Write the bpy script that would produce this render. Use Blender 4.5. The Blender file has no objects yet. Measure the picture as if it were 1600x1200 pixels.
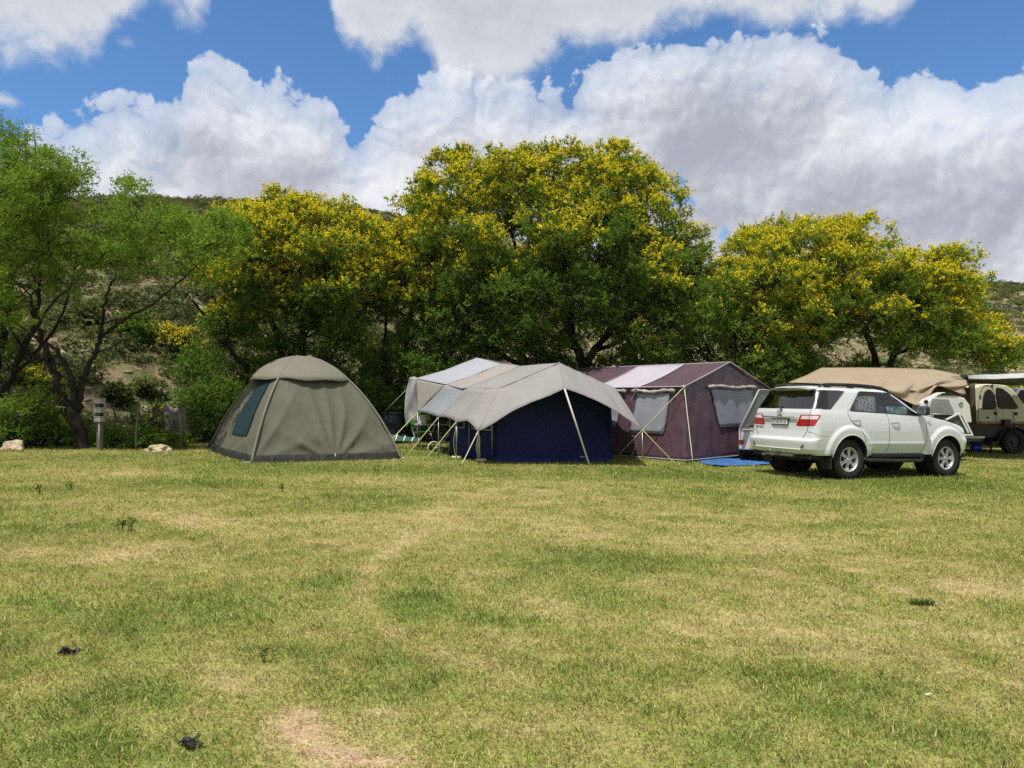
import bpy, bmesh, math, random
import numpy as np
from mathutils import Vector, Matrix, noise as mnoise

# ------------------------------------------------------------------ camera
SC = bpy.context.scene
F = 1155.0
PITCH = math.atan(22 / F)
CAM = np.array([0.0, 0.0, 1.6])
cd = bpy.data.cameras.new('camera')
cam = bpy.data.objects.new('camera', cd)
SC.collection.objects.link(cam)
SC.camera = cam
cam.location = CAM
cam.rotation_euler = (math.radians(90) + PITCH, 0, 0)
cd.sensor_fit = 'HORIZONTAL'
cd.sensor_width = 36.0
cd.lens = 36.0 * F / 1600.0
cd.clip_start = 0.1
cd.clip_end = 5000

# ------------------------------------------------------------------ exposure
SC.view_settings.view_transform = 'Standard'
SC.view_settings.look = 'None'
SC.view_settings.exposure = 0.0
SC.view_settings.gamma = 1.0
SC.cycles.max_bounces = 6
SC.cycles.transparent_max_bounces = 10
SC.cycles.diffuse_bounces = 3
SC.cycles.use_denoising = False
SC.cycles.use_adaptive_sampling = False
SC.cycles.caustics_reflective = False
SC.cycles.caustics_refractive = False
SC.cycles.sample_clamp_indirect = 4.0

# ------------------------------------------------------------------ sun
SUN_EL = math.radians(69)
SUN_H = np.array([-0.62, -1.0])
SUN_H = SUN_H / np.linalg.norm(SUN_H)
SUN_DIR = Vector((SUN_H[0] * math.cos(SUN_EL), SUN_H[1] * math.cos(SUN_EL), math.sin(SUN_EL)))
sl = bpy.data.lights.new('sun', 'SUN')
sl.energy = 4.8
sl.angle = math.radians(0.5)
sl.color = (1.0, 0.955, 0.88)
so = bpy.data.objects.new('sun', sl)
SC.collection.objects.link(so)
so.rotation_euler = SUN_DIR.to_track_quat('Z', 'Y').to_euler()

# ------------------------------------------------------------------ node helper
class NT:
    """tiny expression helper for shader node trees"""
    def __init__(s, tree):
        s.t = tree; s.n = tree.nodes; s.l = tree.links; s.flat = False
    def node(s, typ, **kw):
        n = s.n.new(typ)
        for k, v in kw.items():
            setattr(n, k, v)
        return n
    def put(s, sock, v):
        if isinstance(v, bpy.types.NodeSocket):
            s.l.new(v, sock)
        elif isinstance(v, (tuple, list)) and len(v) == 3 and sock.type == 'RGBA':
            sock.default_value = (*v, 1)
        else:
            sock.default_value = v
    def m(s, op, a, b=None, c=None, clamp=False):
        n = s.node('ShaderNodeMath', operation=op, use_clamp=clamp)
        s.put(n.inputs[0], a)
        if b is not None: s.put(n.inputs[1], b)
        if c is not None: s.put(n.inputs[2], c)
        return n.outputs[0]
    def add(s, a, b): return s.m('ADD', a, b)
    def sub(s, a, b): return s.m('SUBTRACT', a, b)
    def mul(s, a, b): return s.m('MULTIPLY', a, b)
    def smooth(s, x, lo, hi, a=0.0, b=1.0):
        n = s.node('ShaderNodeMapRange', interpolation_type='SMOOTHSTEP')
        s.put(n.inputs[0], x); s.put(n.inputs[1], lo); s.put(n.inputs[2], hi)
        s.put(n.inputs[3], a); s.put(n.inputs[4], b)
        return n.outputs[0]
    def mixc(s, f, a, b, blend='MIX'):
        n = s.node('ShaderNodeMix', data_type='RGBA', blend_type=blend)
        s.put(n.inputs[0], f); s.put(n.inputs[6], a); s.put(n.inputs[7], b)
        return n.outputs[2]
    def noise(s, vec, scale, detail=4, rough=0.5, dist=0.0):
        n = s.node('ShaderNodeTexNoise')
        if s.flat: n.noise_dimensions = '2D'
        if vec is not None: s.l.new(vec, n.inputs['Vector'])
        n.inputs['Scale'].default_value = scale
        n.inputs['Detail'].default_value = detail
        n.inputs['Roughness'].default_value = rough
        n.inputs['Distortion'].default_value = dist
        return n.outputs[0]
    def voro(s, vec, scale, feature='SMOOTH_F1', smooth=0.6):
        n = s.node('ShaderNodeTexVoronoi', feature=feature)
        if s.flat: n.voronoi_dimensions = '2D'
        s.l.new(vec, n.inputs['Vector'])
        n.inputs['Scale'].default_value = scale
        if feature == 'SMOOTH_F1': n.inputs['Smoothness'].default_value = smooth
        return n.outputs['Distance']
    def curve(s, x, pts):
        n = s.node('ShaderNodeFloatCurve')
        s.put(n.inputs['Value'], x)
        c = n.mapping.curves[0]
        n.mapping.use_clip = False
        while len(c.points) < len(pts): c.points.new(0.5, 0.5)
        for p, (px, py) in zip(c.points, pts):
            p.location = (px, py); p.handle_type = 'AUTO_CLAMPED'
        n.mapping.update()
        return n.outputs[0]

# ------------------------------------------------------------------ sky with cumulus clouds
def sky_at(px, py):
    az = math.atan((px - 800) / F)
    t = (622 - py) / F * math.cos(az)
    return az, t
def build_world():
    w = bpy.data.worlds.new('World'); SC.world = w; w.use_nodes = True
    w.node_tree.nodes.clear()
    N = NT(w.node_tree); N.flat = True
    sky = N.node('ShaderNodeTexSky', sky_type='NISHITA')
    sky.sun_disc = False
    sky.sun_elevation = SUN_EL
    sky.sun_rotation = math.atan2(SUN_DIR.x, SUN_DIR.y)
    sky.altitude = 300; sky.air_density = 1.0; sky.dust_density = 0.6; sky.ozone_density = 3.0
    tc = N.node('ShaderNodeTexCoord')
    sep = N.node('ShaderNodeSeparateXYZ'); N.l.new(tc.outputs['Generated'], sep.inputs[0])
    x, y, z = sep.outputs
    az = N.m('ARCTAN2', x, y)
    hyp = N.m('SQRT', N.add(N.mul(x, x), N.mul(y, y)))
    t = N.m('DIVIDE', z, N.m('MAXIMUM', hyp, 0.02))
    t = N.m('MINIMUM', t, 6.0)
    comb = N.node('ShaderNodeCombineXYZ')
    N.put(comb.inputs[0], az); N.put(comb.inputs[1], t); comb.inputs[2].default_value = 0.0
    P = comb.outputs[0]
    u = N.m('MULTIPLY_ADD', az, 1 / 1.4, 0.5)
    def shifted(dx, dy):
        o = N.node('ShaderNodeVectorMath', operation='ADD')
        N.l.new(P, o.inputs[0]); o.inputs[1].default_value = (dx, dy, 0)
        return o.outputs[0]
    warp = N.node('ShaderNodeTexNoise', noise_dimensions='2D'); N.l.new(P, warp.inputs['Vector'])
    warp.inputs['Scale'].default_value = 11; warp.inputs['Detail'].default_value = 4
    warp.inputs['Roughness'].default_value = 0.6
    def warped(V):
        vm = N.node('ShaderNodeVectorMath', operation='MULTIPLY_ADD')
        N.l.new(warp.outputs['Color'], vm.inputs[0]); vm.inputs[1].default_value = (.05, .05, 0)
        N.l.new(V, vm.inputs[2]); return vm.outputs[0]
    def coarse(V):
        Q = warped(V)
        return N.add(N.mul(N.sub(0.42, N.voro(Q, 7)), 0.6), N.mul(N.sub(0.42, N.voro(Q, 17)), 0.35))
    def fine(V):
        Q = warped(V)
        s = N.add(N.mul(N.sub(0.42, N.voro(Q, 38, 'F1')), 0.26), N.mul(N.sub(0.42, N.voro(Q, 90, 'F1')), 0.13))
        return N.add(s, N.mul(N.sub(N.noise(Q, 16, 7, 0.6), 0.5), 0.85))
    c0, f0 = coarse(P), fine(P)
    b0 = N.add(c0, f0)
    c1 = coarse(shifted(-0.022, 0.036)); f1 = fine(shifted(-0.006, 0.011))
    relief = N.add(N.mul(N.sub(c0, c1), 1.1), N.mul(N.sub(f0, f1), 1.05))
    def cpts(pts):
        return [(a / 1.4 + 0.5, tt) for a, tt in (sky_at(*p) for p in pts)]
    hA = N.curve(u, cpts([(-60, 230), (0, 225), (50, 182), (120, 168), (180, 150), (235, 158), (280, 135), (300, 98),
        (370, 96), (400, 125), (450, 130), (505, 135), (552, 188), (580, 165), (620, 128), (700, 112), (790, 120), (870, 122), (905, 108),
        (950, 80), (1050, 52), (1120, 40), (1200, 48), (1270, 42), (1335, 78), (1365, 112), (1420, 98), (1490, 128), (1530, 122), (1600, 106), (1680, 120)]))
    lB = N.curve(u, cpts([(-80, 100), (0, 92), (95, 88), (145, 80), (175, 45), (225, 5), (300, 34), (322, 26), (345, -70), (490, -70), (512, 15),
        (530, 62), (575, 92), (612, 98), (645, 78), (685, 118), (740, 150), (800, 145), (850, 112), (890, 86), (950, 84), (1040, 62), (1110, 42), (1250, 46), (1320, 34),
        (1390, 30), (1440, -5), (1480, -80), (1600, -110), (1680, -100)]))
    dA = N.add(N.sub(hA, t), N.mul(b0, 0.075))
    def blobs(lst, acc=None):
        for px, py, rx, ry, k in lst:
            a, tt = sky_at(px, py)
            g = N.node('ShaderNodeTexGradient', gradient_type='QUADRATIC_SPHERE')
            N.l.new(P, g.inputs[0])
            tm = g.texture_mapping; tm.vector_type = 'TEXTURE'
            tm.translation = (a, tt, 0); tm.scale = (2.2 * rx / F, 2.2 * ry / F, 1)
            n = N.node('ShaderNodeMath', operation='MULTIPLY_ADD')
            N.l.new(g.outputs['Fac'], n.inputs[0]); n.inputs[1].default_value = k
            if acc is None: n.inputs[2].default_value = 0
            else: N.l.new(acc, n.inputs[2])
            acc = n.outputs[0]
        return acc
    holes = blobs([(1062, 282, 24, 40, 1), (1075, 315, 18, 26, .7), (1158, 338, 26, 22, .8), (1142, 372, 22, 26, .9)])
    dA2 = N.sub(N.m('MINIMUM', dA, 0.25), N.mul(holes, N.add(0.30, N.mul(f0, 2.2))))
    dB = N.add(N.sub(t, lB), N.mul(b0, 0.055))
    # upper sheet is thinned out by broad noise above the frame
    broad = N.noise(P, 2.6, 5, 0.55)
    over = N.smooth(t, 0.53, 0.62)
    dB = N.sub(dB, N.mul(over, N.mul(N.sub(0.56, broad), 2.2)))
    small = blobs([(0, 152, 44, 18, .085), (192, 62, 40, 22, .06), (585, 98, 30, 30, .06)])
    dC = N.add(N.sub(small, 0.035), N.mul(b0, 0.05))
    aA = N.mul(N.smooth(dA, 0.0, 0.010), N.smooth(dA2, -0.10, 0.12, 0.15, 1.0))
    aB = N.smooth(dB, -0.004, 0.045)
    aC = N.mul(N.smooth(dC, 0.0, 0.05), 0.75)
    # light: crisp white on the sunlit tops, lavender grey in the thick parts and towards the base
    top = N.sub(hA, t)
    depth = N.smooth(top, 0.0, 0.13)
    big = N.noise(P, 5.0, 3, 0.5)
    core = N.smooth(big, 0.40, 0.64)
    thick = blobs([(330, 235, 220, 70, .22), (1130, 205, 230, 120, .42), (1500, 330, 240, 60, .5), (760, 225, 150, 55, .25), (1330, 430, 330, 110, .30), (1000, 330, 250, 90, .25),
                   (1330, 225, 90, 60, -.35), (700, 180, 110, 40, -.30), (600, 300, 120, 30, -.22), (1480, 210, 130, 70, -.5)])
    shade = N.mul(depth, N.add(0.30, N.mul(core, 0.34)))
    shade = N.add(shade, thick)
    shade = N.sub(shade, N.mul(relief, 0.80))
    shade = N.sub(shade, N.mul(f0, 0.30))
    shade = N.smooth(shade, -0.38, 1.30)
    WHITE = (0.90, 0.92, 0.96); GREY = (0.42, 0.445, 0.52)
    colA = N.mixc(shade, WHITE, GREY)
    shB = N.m('MAXIMUM', N.m('MINIMUM', N.sub(N.smooth(dB, 0.01, 0.12, 0.25, 0.72), N.mul(relief, 0.5)), 1.0), 0.0)
    colB = N.mixc(shB, (0.74, 0.77, 0.82), (0.50, 0.53, 0.59))
    bg1 = N.node('ShaderNodeBackground'); N.l.new(sky.outputs[0], bg1.inputs[0]); bg1.inputs[1].default_value = 0.088
    skyc = N.mixc(1.0, sky.outputs[0], (0.092, 0.130, 0.158), 'MULTIPLY')
    c = N.mixc(aC, skyc, (0.70, 0.74, 0.80))
    c = N.mixc(aB, c, colB)
    c = N.mixc(aA, c, colA)
    # nothing but plain light below the horizon
    below = N.smooth(z, -0.02, 0.0)
    c = N.mixc(below, (0.12, 0.12, 0.08), c)
    bg = N.node('ShaderNodeBackground'); N.l.new(c, bg.inputs[0]); bg.inputs[1].default_value = 1.0
    N.n.remove(bg1)
    out = N.node('ShaderNodeOutputWorld'); N.l.new(bg.outputs[0], out.inputs[0])
    w.cycles.sampling_method = 'MANUAL'; w.cycles.sample_map_resolution = 512
build_world()
# ------------------------------------------------------------------ geometry helpers
_cp, _sp = math.cos(PITCH), math.sin(PITCH)
def ray(px, py):
    a, b = (px - 800) / F, (600 - py) / F
    return np.array([a, _cp - b * _sp, _sp + b * _cp])
def at(px, py, D):
    r = ray(px, py); return CAM + r * (D / r[1])
def gz(x, y=0.0):
    """height of the gently sloping meadow"""
    x = np.asarray(x, float)
    xs = 24 * np.tanh(x / 24)
    return 0.148 - 0.0235 * xs
def G(px, py, dz=0.0):
    """where the meadow meets a line of sight"""
    r = ray(px, py); t = 5.0
    for _ in range(40):
        p = CAM + r * t
        t = t + (gz(p[0]) + dz - p[2]) / r[2] * 0.9
    p = CAM + r * t
    return np.array([p[0], p[1], float(gz(p[0])) + dz])
def rng(seed): return np.random.default_rng(seed)

def vnoise(x, y, scale, seed, oct=4, rough=0.55):
    """value-noise fbm, 0..1"""
    out = np.zeros_like(x, float); amp = 1.0; tot = 0.0
    for o in range(oct):
        g = rng(seed * 17 + o).random((128, 128))
        u = x / scale * 2 ** o + 13.7 * o; v = y / scale * 2 ** o + 7.1 * o
        i = np.floor(u).astype(int); j = np.floor(v).astype(int)
        fu = u - i; fv = v - j
        fu = fu * fu * (3 - 2 * fu); fv = fv * fv * (3 - 2 * fv)
        i0 = i % 128; i1 = (i + 1) % 128; j0 = j % 128; j1 = (j + 1) % 128
        out += amp * ((g[i0, j0] * (1 - fu) + g[i1, j0] * fu) * (1 - fv) + (g[i0, j1] * (1 - fu) + g[i1, j1] * fu) * fv)
        tot += amp; amp *= rough
    return out / tot
def sstep(x, a, b):
    t = np.clip((x - a) / (b - a), 0, 1); return t * t * (3 - 2 * t)

COL = SC.collection
def link(o, parent=None):
    COL.objects.link(o)
    if parent is not None: o.parent = parent
    return o
def tag(o, label=None, cat=None, group=None, kind=None):
    if label: o['label'] = label
    if cat: o['category'] = cat
    if group: o['group'] = group
    if kind: o['kind'] = kind
    return o
def empty(name, loc=(0, 0, 0), rot=(0, 0, 0), label=None, cat=None, group=None):
    o = bpy.data.objects.new(name, None); COL.objects.link(o)
    o.location = Vector([float(c) for c in loc]); o.rotation_euler = rot
    o.empty_display_size = 0.2
    return tag(o, label, cat, group)
def np_mesh(name, verts, faces, mats=None, parent=None, smooth=False, attrs=None, mi=None, color=None):
    """verts (N,3), faces (M,k) all one size k"""
    me = bpy.data.meshes.new(name)
    verts = np.ascontiguousarray(verts, dtype=np.float32); faces = np.ascontiguousarray(faces, dtype=np.int32)
    k = faces.shape[1]
    me.vertices.add(len(verts)); me.vertices.foreach_set('co', verts.ravel())
    me.loops.add(faces.size); me.loops.foreach_set('vertex_index', faces.ravel())
    me.polygons.add(len(faces))
    me.polygons.foreach_set('loop_start', np.arange(0, faces.size, k, dtype=np.int32))
    me.polygons.foreach_set('loop_total', np.full(len(faces), k, dtype=np.int32))
    if smooth: me.polygons.foreach_set('use_smooth', np.ones(len(faces), dtype=bool))
    if mi is not None: me.polygons.foreach_set('material_index', np.asarray(mi, dtype=np.int32))
    me.update(calc_edges=True)
    for an, (dom, data) in (attrs or {}).items():
        a = me.attributes.new(an, 'FLOAT', dom); a.data.foreach_set('value', np.ascontiguousarray(data, dtype=np.float32))
    if color is not None:
        dom, data = color
        a = me.attributes.new('tint', 'FLOAT_COLOR', dom)
        d = np.ones((len(data), 4), np.float32); d[:, :3] = data
        a.data.foreach_set('color', d.ravel())
    for m in (mats if isinstance(mats, (list, tuple)) else [mats]):
        if m is not None: me.materials.append(m)
    o = bpy.data.objects.new(name, me)
    return link(o, parent)

class MB:
    """collects shapes, then links them as ONE mesh"""
    def __init__(s): s.v = []; s.f = []; s.mi = []; s.sm = []
    def add(s, verts, faces, mi=0, smooth=False):
        b = len(s.v); s.v += [tuple(float(c) for c in p) for p in verts]
        for f in faces:
            s.f.append(tuple(i + b for i in f)); s.mi.append(mi); s.sm.append(smooth)
    def box(s, c, size, rot=None, mi=0, taper=1.0):
        M = rot if rot is not None else Matrix.Identity(3)
        h = [d / 2 for d in size]; vs = []
        for z in (-1, 1):
            k = taper if z > 0 else 1.0
            for x, y in ((-1, -1), (1, -1), (1, 1), (-1, 1)):
                vs.append(Vector([float(q) for q in c]) + M @ Vector((x * h[0] * k, y * h[1] * k, z * h[2])))
        s.add(vs, [(0, 3, 2, 1), (4, 5, 6, 7), (0, 1, 5, 4), (1, 2, 6, 5), (2, 3, 7, 6), (3, 0, 4, 7)], mi)
    def prism(s, poly, axis_pts, mi=0, smooth=False):
        """poly: list of 3D points; axis_pts: offset vector"""
        n = len(poly); off = Vector([float(q) for q in axis_pts])
        P = [Vector([float(q) for q in p]) for p in poly]
        s.add(P + [p + off for p in P], [tuple(range(n))[::-1], tuple(range(n, 2 * n))] + [(i, (i + 1) % n, n + (i + 1) % n, n + i) for i in range(n)], mi, smooth)
    def tube(s, pts, r, seg=8, mi=0, cap=True, smooth=True):
        pts = [Vector([float(q) for q in p]) for p in pts]
        n = len(pts); rs = r if isinstance(r, (list, tuple, np.ndarray)) else [r] * n
        up = None; vs = []
        for i, p in enumerate(pts):
            d = (pts[min(i + 1, n - 1)] - pts[max(i - 1, 0)])
            if d.length < 1e-9: d = Vector((0, 0, 1))
            d.normalize()
            if up is None:
                up = d.orthogonal().normalized()
            up = (up - d * up.dot(d))
            if up.length < 1e-6: up = d.orthogonal()
            up.normalize(); w = d.cross(up)
            for k in range(seg):
                a = 2 * math.pi * k / seg
                vs.append(p + (up * math.cos(a) + w * math.sin(a)) * float(rs[i]))
        fs = []
        for i in range(n - 1):
            for k in range(seg):
                fs.append((i * seg + k, i * seg + (k + 1) % seg, (i + 1) * seg + (k + 1) % seg, (i + 1) * seg + k))
        if cap:
            fs.append(tuple(range(seg))[::-1]); fs.append(tuple(range((n - 1) * seg, n * seg)))
        s.add(vs, fs, mi, smooth)
    def lathe(s, prof, c=(0, 0, 0), axis='Z', seg=32, mi=0, smooth=True, M=None):
        """prof: (r, h) pairs"""
        vs = []
        c = Vector([float(q) for q in c])
        for r, h in prof:
            for k in range(seg):
                a = 2 * math.pi * k / seg
                if axis == 'Z': v = Vector((r * math.cos(a), r * math.sin(a), h))
                elif axis == 'Y': v = Vector((r * math.cos(a), h, r * math.sin(a)))
                else: v = Vector((h, r * math.cos(a), r * math.sin(a)))
                if M is not None: v = M @ v
                vs.append(c + v)
        fs = []
        for i in range(len(prof) - 1):
            for k in range(seg):
                fs.append((i * seg + k, i * seg + (k + 1) % seg, (i + 1) * seg + (k + 1) % seg, (i + 1) * seg + k))
        s.add(vs, fs, mi, smooth)
    def grid(s, P, mi=0, smooth=True, closed=False):
        """P: 2D list (rows) of 3D points"""
        R = len(P); C = len(P[0]); vs = [p for row in P for p in row]; fs = []
        for i in range(R - 1):
            for j in range(C if closed else C - 1):
                j2 = (j + 1) % C
                fs.append((i * C + j, i * C + j2, (i + 1) * C + j2, (i + 1) * C + j))
        s.add(vs, fs, mi, smooth)
    def build(s, name, mats, parent=None, bevel=0, seg=2, solid=0, sharp=None, weld=False, subsurf=0):
        me = bpy.data.meshes.new(name)
        me.from_pydata(s.v, [], s.f)
        me.polygons.foreach_set('use_smooth', s.sm); me.polygons.foreach_set('material_index', s.mi)
        for m in (mats if isinstance(mats, (list, tuple)) else [mats]): me.materials.append(m)
        bm = bmesh.new(); bm.from_mesh(me)
        if weld: bmesh.ops.remove_doubles(bm, verts=bm.verts, dist=1e-4)
        if not solid: bmesh.ops.recalc_face_normals(bm, faces=bm.faces)
        bm.to_mesh(me); bm.free()
        if sharp: me.set_sharp_from_angle(angle=math.radians(sharp))
        o = link(bpy.data.objects.new(name, me), parent)
        if solid:
            m = o.modifiers.new('s', 'SOLIDIFY'); m.thickness = solid; m.offset = 0
        if subsurf:
            m = o.modifiers.new('u', 'SUBSURF'); m.levels = subsurf; m.render_levels = subsurf
        if bevel:
            m = o.modifiers.new('b', 'BEVEL'); m.width = bevel; m.segments = seg; m.limit_method = 'ANGLE'; m.angle_limit = math.radians(40)
            m.harden_normals = False
        return o

def crom(P, n):
    """Catmull-Rom through control points, n samples per span"""
    P = [np.asarray(p, float) for p in P]; out = []
    Q = [2 * P[0] - P[1]] + P + [2 * P[-1] - P[-2]]
    for i in range(1, len(Q) - 2):
        for k in range(n):
            t = k / n
            out.append(0.5 * ((2 * Q[i]) + (-Q[i - 1] + Q[i + 1]) * t + (2 * Q[i - 1] - 5 * Q[i] + 4 * Q[i + 1] - Q[i + 2]) * t * t + (-Q[i - 1] + 3 * Q[i] - 3 * Q[i + 1] + Q[i + 2]) * t ** 3))
    out.append(P[-1]); return out
def lin(P, n):
    P = [np.asarray(p, float) for p in P]; out = []
    for a, b in zip(P[:-1], P[1:]):
        for k in range(n): out.append(a + (b - a) * k / n)
    out.append(P[-1]); return out

# ------------------------------------------------------------------ materials
def mat(name, color, rough=0.6, metal=0.0, spec=0.5, bump=None, var=None, coat=0.0, trans=0.0, sheen=0.0, emit=None):
    """bump: (scale, strength, distance); var: (scale, amount) mottling of the base colour"""
    m = bpy.data.materials.new(name); m.use_nodes = True
    N = NT(m.node_tree); b = N.n['Principled BSDF']
    b.inputs['Base Color'].default_value = (*color, 1)
    b.inputs['Roughness'].default_value = rough; b.inputs['Metallic'].default_value = metal
    b.inputs['Specular IOR Level'].default_value = spec
    b.inputs['Coat Weight'].default_value = coat
    tc = N.node('ShaderNodeTexCoord')
    if var:
        f = N.noise(tc.outputs['Object'], var[0], 5, 0.6)
        f = N.smooth(f, 0.3, 0.7)
        lo = tuple(c * (1 - var[1]) for c in color); hi = tuple(min(1, c * (1 + var[1])) for c in color)
        N.l.new(N.mixc(f, lo, hi), b.inputs['Base Color'])
    if bump:
        f = N.noise(tc.outputs['Object'], bump[0], 4, 0.6)
        bp = N.node('ShaderNodeBump'); bp.inputs['Strength'].default_value = bump[1]; bp.inputs['Distance'].default_value = bump[2]
        N.l.new(f, bp.inputs['Height']); N.l.new(bp.outputs[0], b.inputs['Normal'])
    if trans:
        tr = N.node('ShaderNodeBsdfTranslucent'); tr.inputs[0].default_value = (*color, 1)
        mx = N.node('ShaderNodeMixShader'); mx.inputs[0].default_value = trans
        N.l.new(b.outputs[0], mx.inputs[1]); N.l.new(tr.outputs[0], mx.inputs[2])
        N.l.new(mx.outputs[0], N.n['Material Output'].inputs[0])
    return m
def leaf_mat(name, c_lo, c_hi, trans=0.45, rough=0.55):
    """foliage: colour runs between two real leaf colours with the per-leaf value 'var'"""
    m = bpy.data.materials.new(name); m.use_nodes = True
    N = NT(m.node_tree); N.n.remove(N.n['Principled BSDF'])
    at_ = N.node('ShaderNodeAttribute', attribute_name='var')
    c = N.mixc(at_.outputs['Fac'], c_lo, c_hi)
    d = N.node('ShaderNodeBsdfDiffuse'); N.l.new(c, d.inputs[0])
    t = N.node('ShaderNodeBsdfTranslucent')
    N.l.new(N.mixc(1.0, c, (1.0, 1.0, 0.7), 'MULTIPLY'), t.inputs[0])
    mx = N.node('ShaderNodeMixShader'); mx.inputs[0].default_value = trans
    N.l.new(d.outputs[0], mx.inputs[1]); N.l.new(t.outputs[0], mx.inputs[2])
    N.l.new(mx.outputs[0], N.n['Material Output'].inputs[0])
    return m
# ------------------------------------------------------------------ meadow
def seg_dist(x, y, pts):
    d = np.full(x.shape, 1e9)
    for a, b in zip(pts[:-1], pts[1:]):
        ax, ay = a[:2]; bx, by = b[:2]
        t = np.clip(((x - ax) * (bx - ax) + (y - ay) * (by - ay)) / ((bx - ax) ** 2 + (by - ay) ** 2), 0, 1)
        d = np.minimum(d, np.hypot(x - ax - t * (bx - ax), y - ay - t * (by - ay)))
    return d
TRACK = [G(*p) for p in ((672, 826), (640, 845), (600, 868), (575, 895), (562, 930), (585, 962), (622, 990), (680, 1018), (745, 1040))]
TRACK2 = [G(*p) for p in ((350, 1040), (380, 1080), (430, 1110), (480, 1145), (530, 1180), (620, 1190))]
# bare spots: px, py, half width px, half height px
BARE = [(475, 1116, 44, 9), (440, 1132, 26, 8), (605, 1112, 40, 6), (640, 1117, 22, 4), (530, 1172, 60, 9), (470, 1150, 30, 9), (490, 1135, 22, 6), (345, 1052, 34, 10), (822, 1140, 16, 5), (590, 1190, 70, 8),
        (505, 1195, 30, 6), (680, 1160, 30, 5)]
GREEN = [(990, 880, 150, 16), (640, 945, 60, 20), (330, 945, 70, 24), (370, 1095, 60, 14), (1430, 760, 200, 14), (330, 756, 150, 7), (760, 968, 60, 10),
         (250, 1090, 40, 20), (150, 1170, 90, 30), (1300, 1110, 60, 18), (1200, 1060, 120, 16), (380, 802, 28, 3), (440, 820, 55, 4), (40, 765, 120, 5),
         (520, 908, 40, 10), (200, 960, 40, 10), (950, 770, 50, 3), (600, 735, 200, 9), (1110, 745, 120, 8), (1330, 820, 60, 5), (90, 950, 60, 14), (1360, 1080, 80, 18)]
DRY = [(1000, 810, 250, 22), (100, 870, 160, 22), (560, 850, 170, 20), (250, 835, 260, 22), (1420, 930, 160, 30), (1250, 900, 130, 14), (900, 1070, 220, 20), (300, 820, 200, 20),
       (740, 880, 90, 12), (1500, 1010, 110, 22), (720, 1120, 180, 30), (240, 742, 80, 5), (850, 760, 300, 12), (1200, 770, 150, 8), (1000, 960, 160, 18), (1300, 1000, 150, 20)]
def spot(x, y, lst):
    out = np.zeros_like(x)
    for px, py, rx, ry in lst:
        c = G(px, py); a = G(px + rx, py); b0 = G(px, py - ry); b1 = G(px, py + ry)
        sx = abs(a[0] - c[0]); sy = abs(b0[1] - b1[1]) / 2
        # keep the axes along the ground, skew to the line of sight
        dirx = c[0] / c[1]
        dy = (y - c[1]); dx = (x - c[0]) - dirx * dy
        out = np.maximum(out, np.exp(-((dx / sx) ** 2 + (dy / sy) ** 2) * 0.8))
    return out
def lawn_fields(x, y):
    """returns dryness 0..1, green lushness 0..1, bare 0..1 (real patches of this lawn)"""
    n1 = vnoise(x, y, 2.6, 3, 5, 0.62); n2 = vnoise(x * 0.7 + 40, y + 11, 1.1, 8, 4, 0.6); n3 = vnoise(x + 9, y * 1.0, 0.28, 21, 3, 0.6)
    dry = 0.48 + (n1 - 0.5) * 0.75 + (n2 - 0.5) * 0.55 + (n3 - 0.5) * 0.75
    jit = (n2 - 0.5) * 1.2 + (n3 - 0.5) * 0.8
    g = np.clip(spot(x, y, GREEN) * (1 + jit * 1.6), 0, 1)
    d = np.clip(spot(x, y, DRY) * (1 + jit * 1.6), 0, 1)
    dry = dry + 0.24 * d - 0.42 * g
    tr = np.minimum(seg_dist(x, y, TRACK) / 0.11, seg_dist(x, y, TRACK2) / 0.16)
    trk = np.exp(-(tr * (1 + jit * 0.9)) ** 2)
    dry = dry + 0.36 * trk
    far = sstep(y, 13.0, 17.0)
    dry = dry - 0.16 * far
    bare = np.clip(spot(x, y, BARE) * (1 + jit * 2.6) * 1.6 - 0.55, 0, 1)
    bare = np.maximum(bare, np.clip(trk * (n3 * 1.6 - 0.55), 0, 1) * 0.35)
    edge = lawn_edge(x)
    rim = sstep(y + (n2 - 0.5) * 2.4, edge - 0.6, edge + 1.0)
    return np.clip(dry, 0, 1), bare, rim
_ex = np.array([-60, -16, -13.4, -11, -9, -7, -4, 0, 8, 14, 60.0]); _ey = np.array([15.0, 15.6, 16.6, 18.6, 19.8, 21, 23, 25.5, 27.5, 30, 34.0])
def lawn_edge(x): return np.interp(x, _ex, _ey)
GREENC = np.array([0.135, 0.200, 0.042]); OLIVE = np.array([0.250, 0.252, 0.072]); STRAW = np.array([0.40, 0.32, 0.15]); SOIL = np.array([0.42, 0.29, 0.18]); LITTER = np.array([0.10, 0.085, 0.045])
def lawn_color(x, y):
    dry, bare, rim = lawn_fields(x, y)
    d = dry[:, None]
    c = np.where(d < 0.45, GREENC + (OLIVE - GREENC) * (d / 0.45), OLIVE + (STRAW - OLIVE) * ((d - 0.45) / 0.55))
    c = c + (SOIL - c) * bare[:, None]
    dirt = LITTER + (np.array([0.27, 0.20, 0.12]) - LITTER) * sstep(vnoise(x, y, 1.7, 31), 0.45, 0.7)[:, None]
    c = c + (dirt - c) * rim[:, None]
    return c, dry, bare, rim

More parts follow.
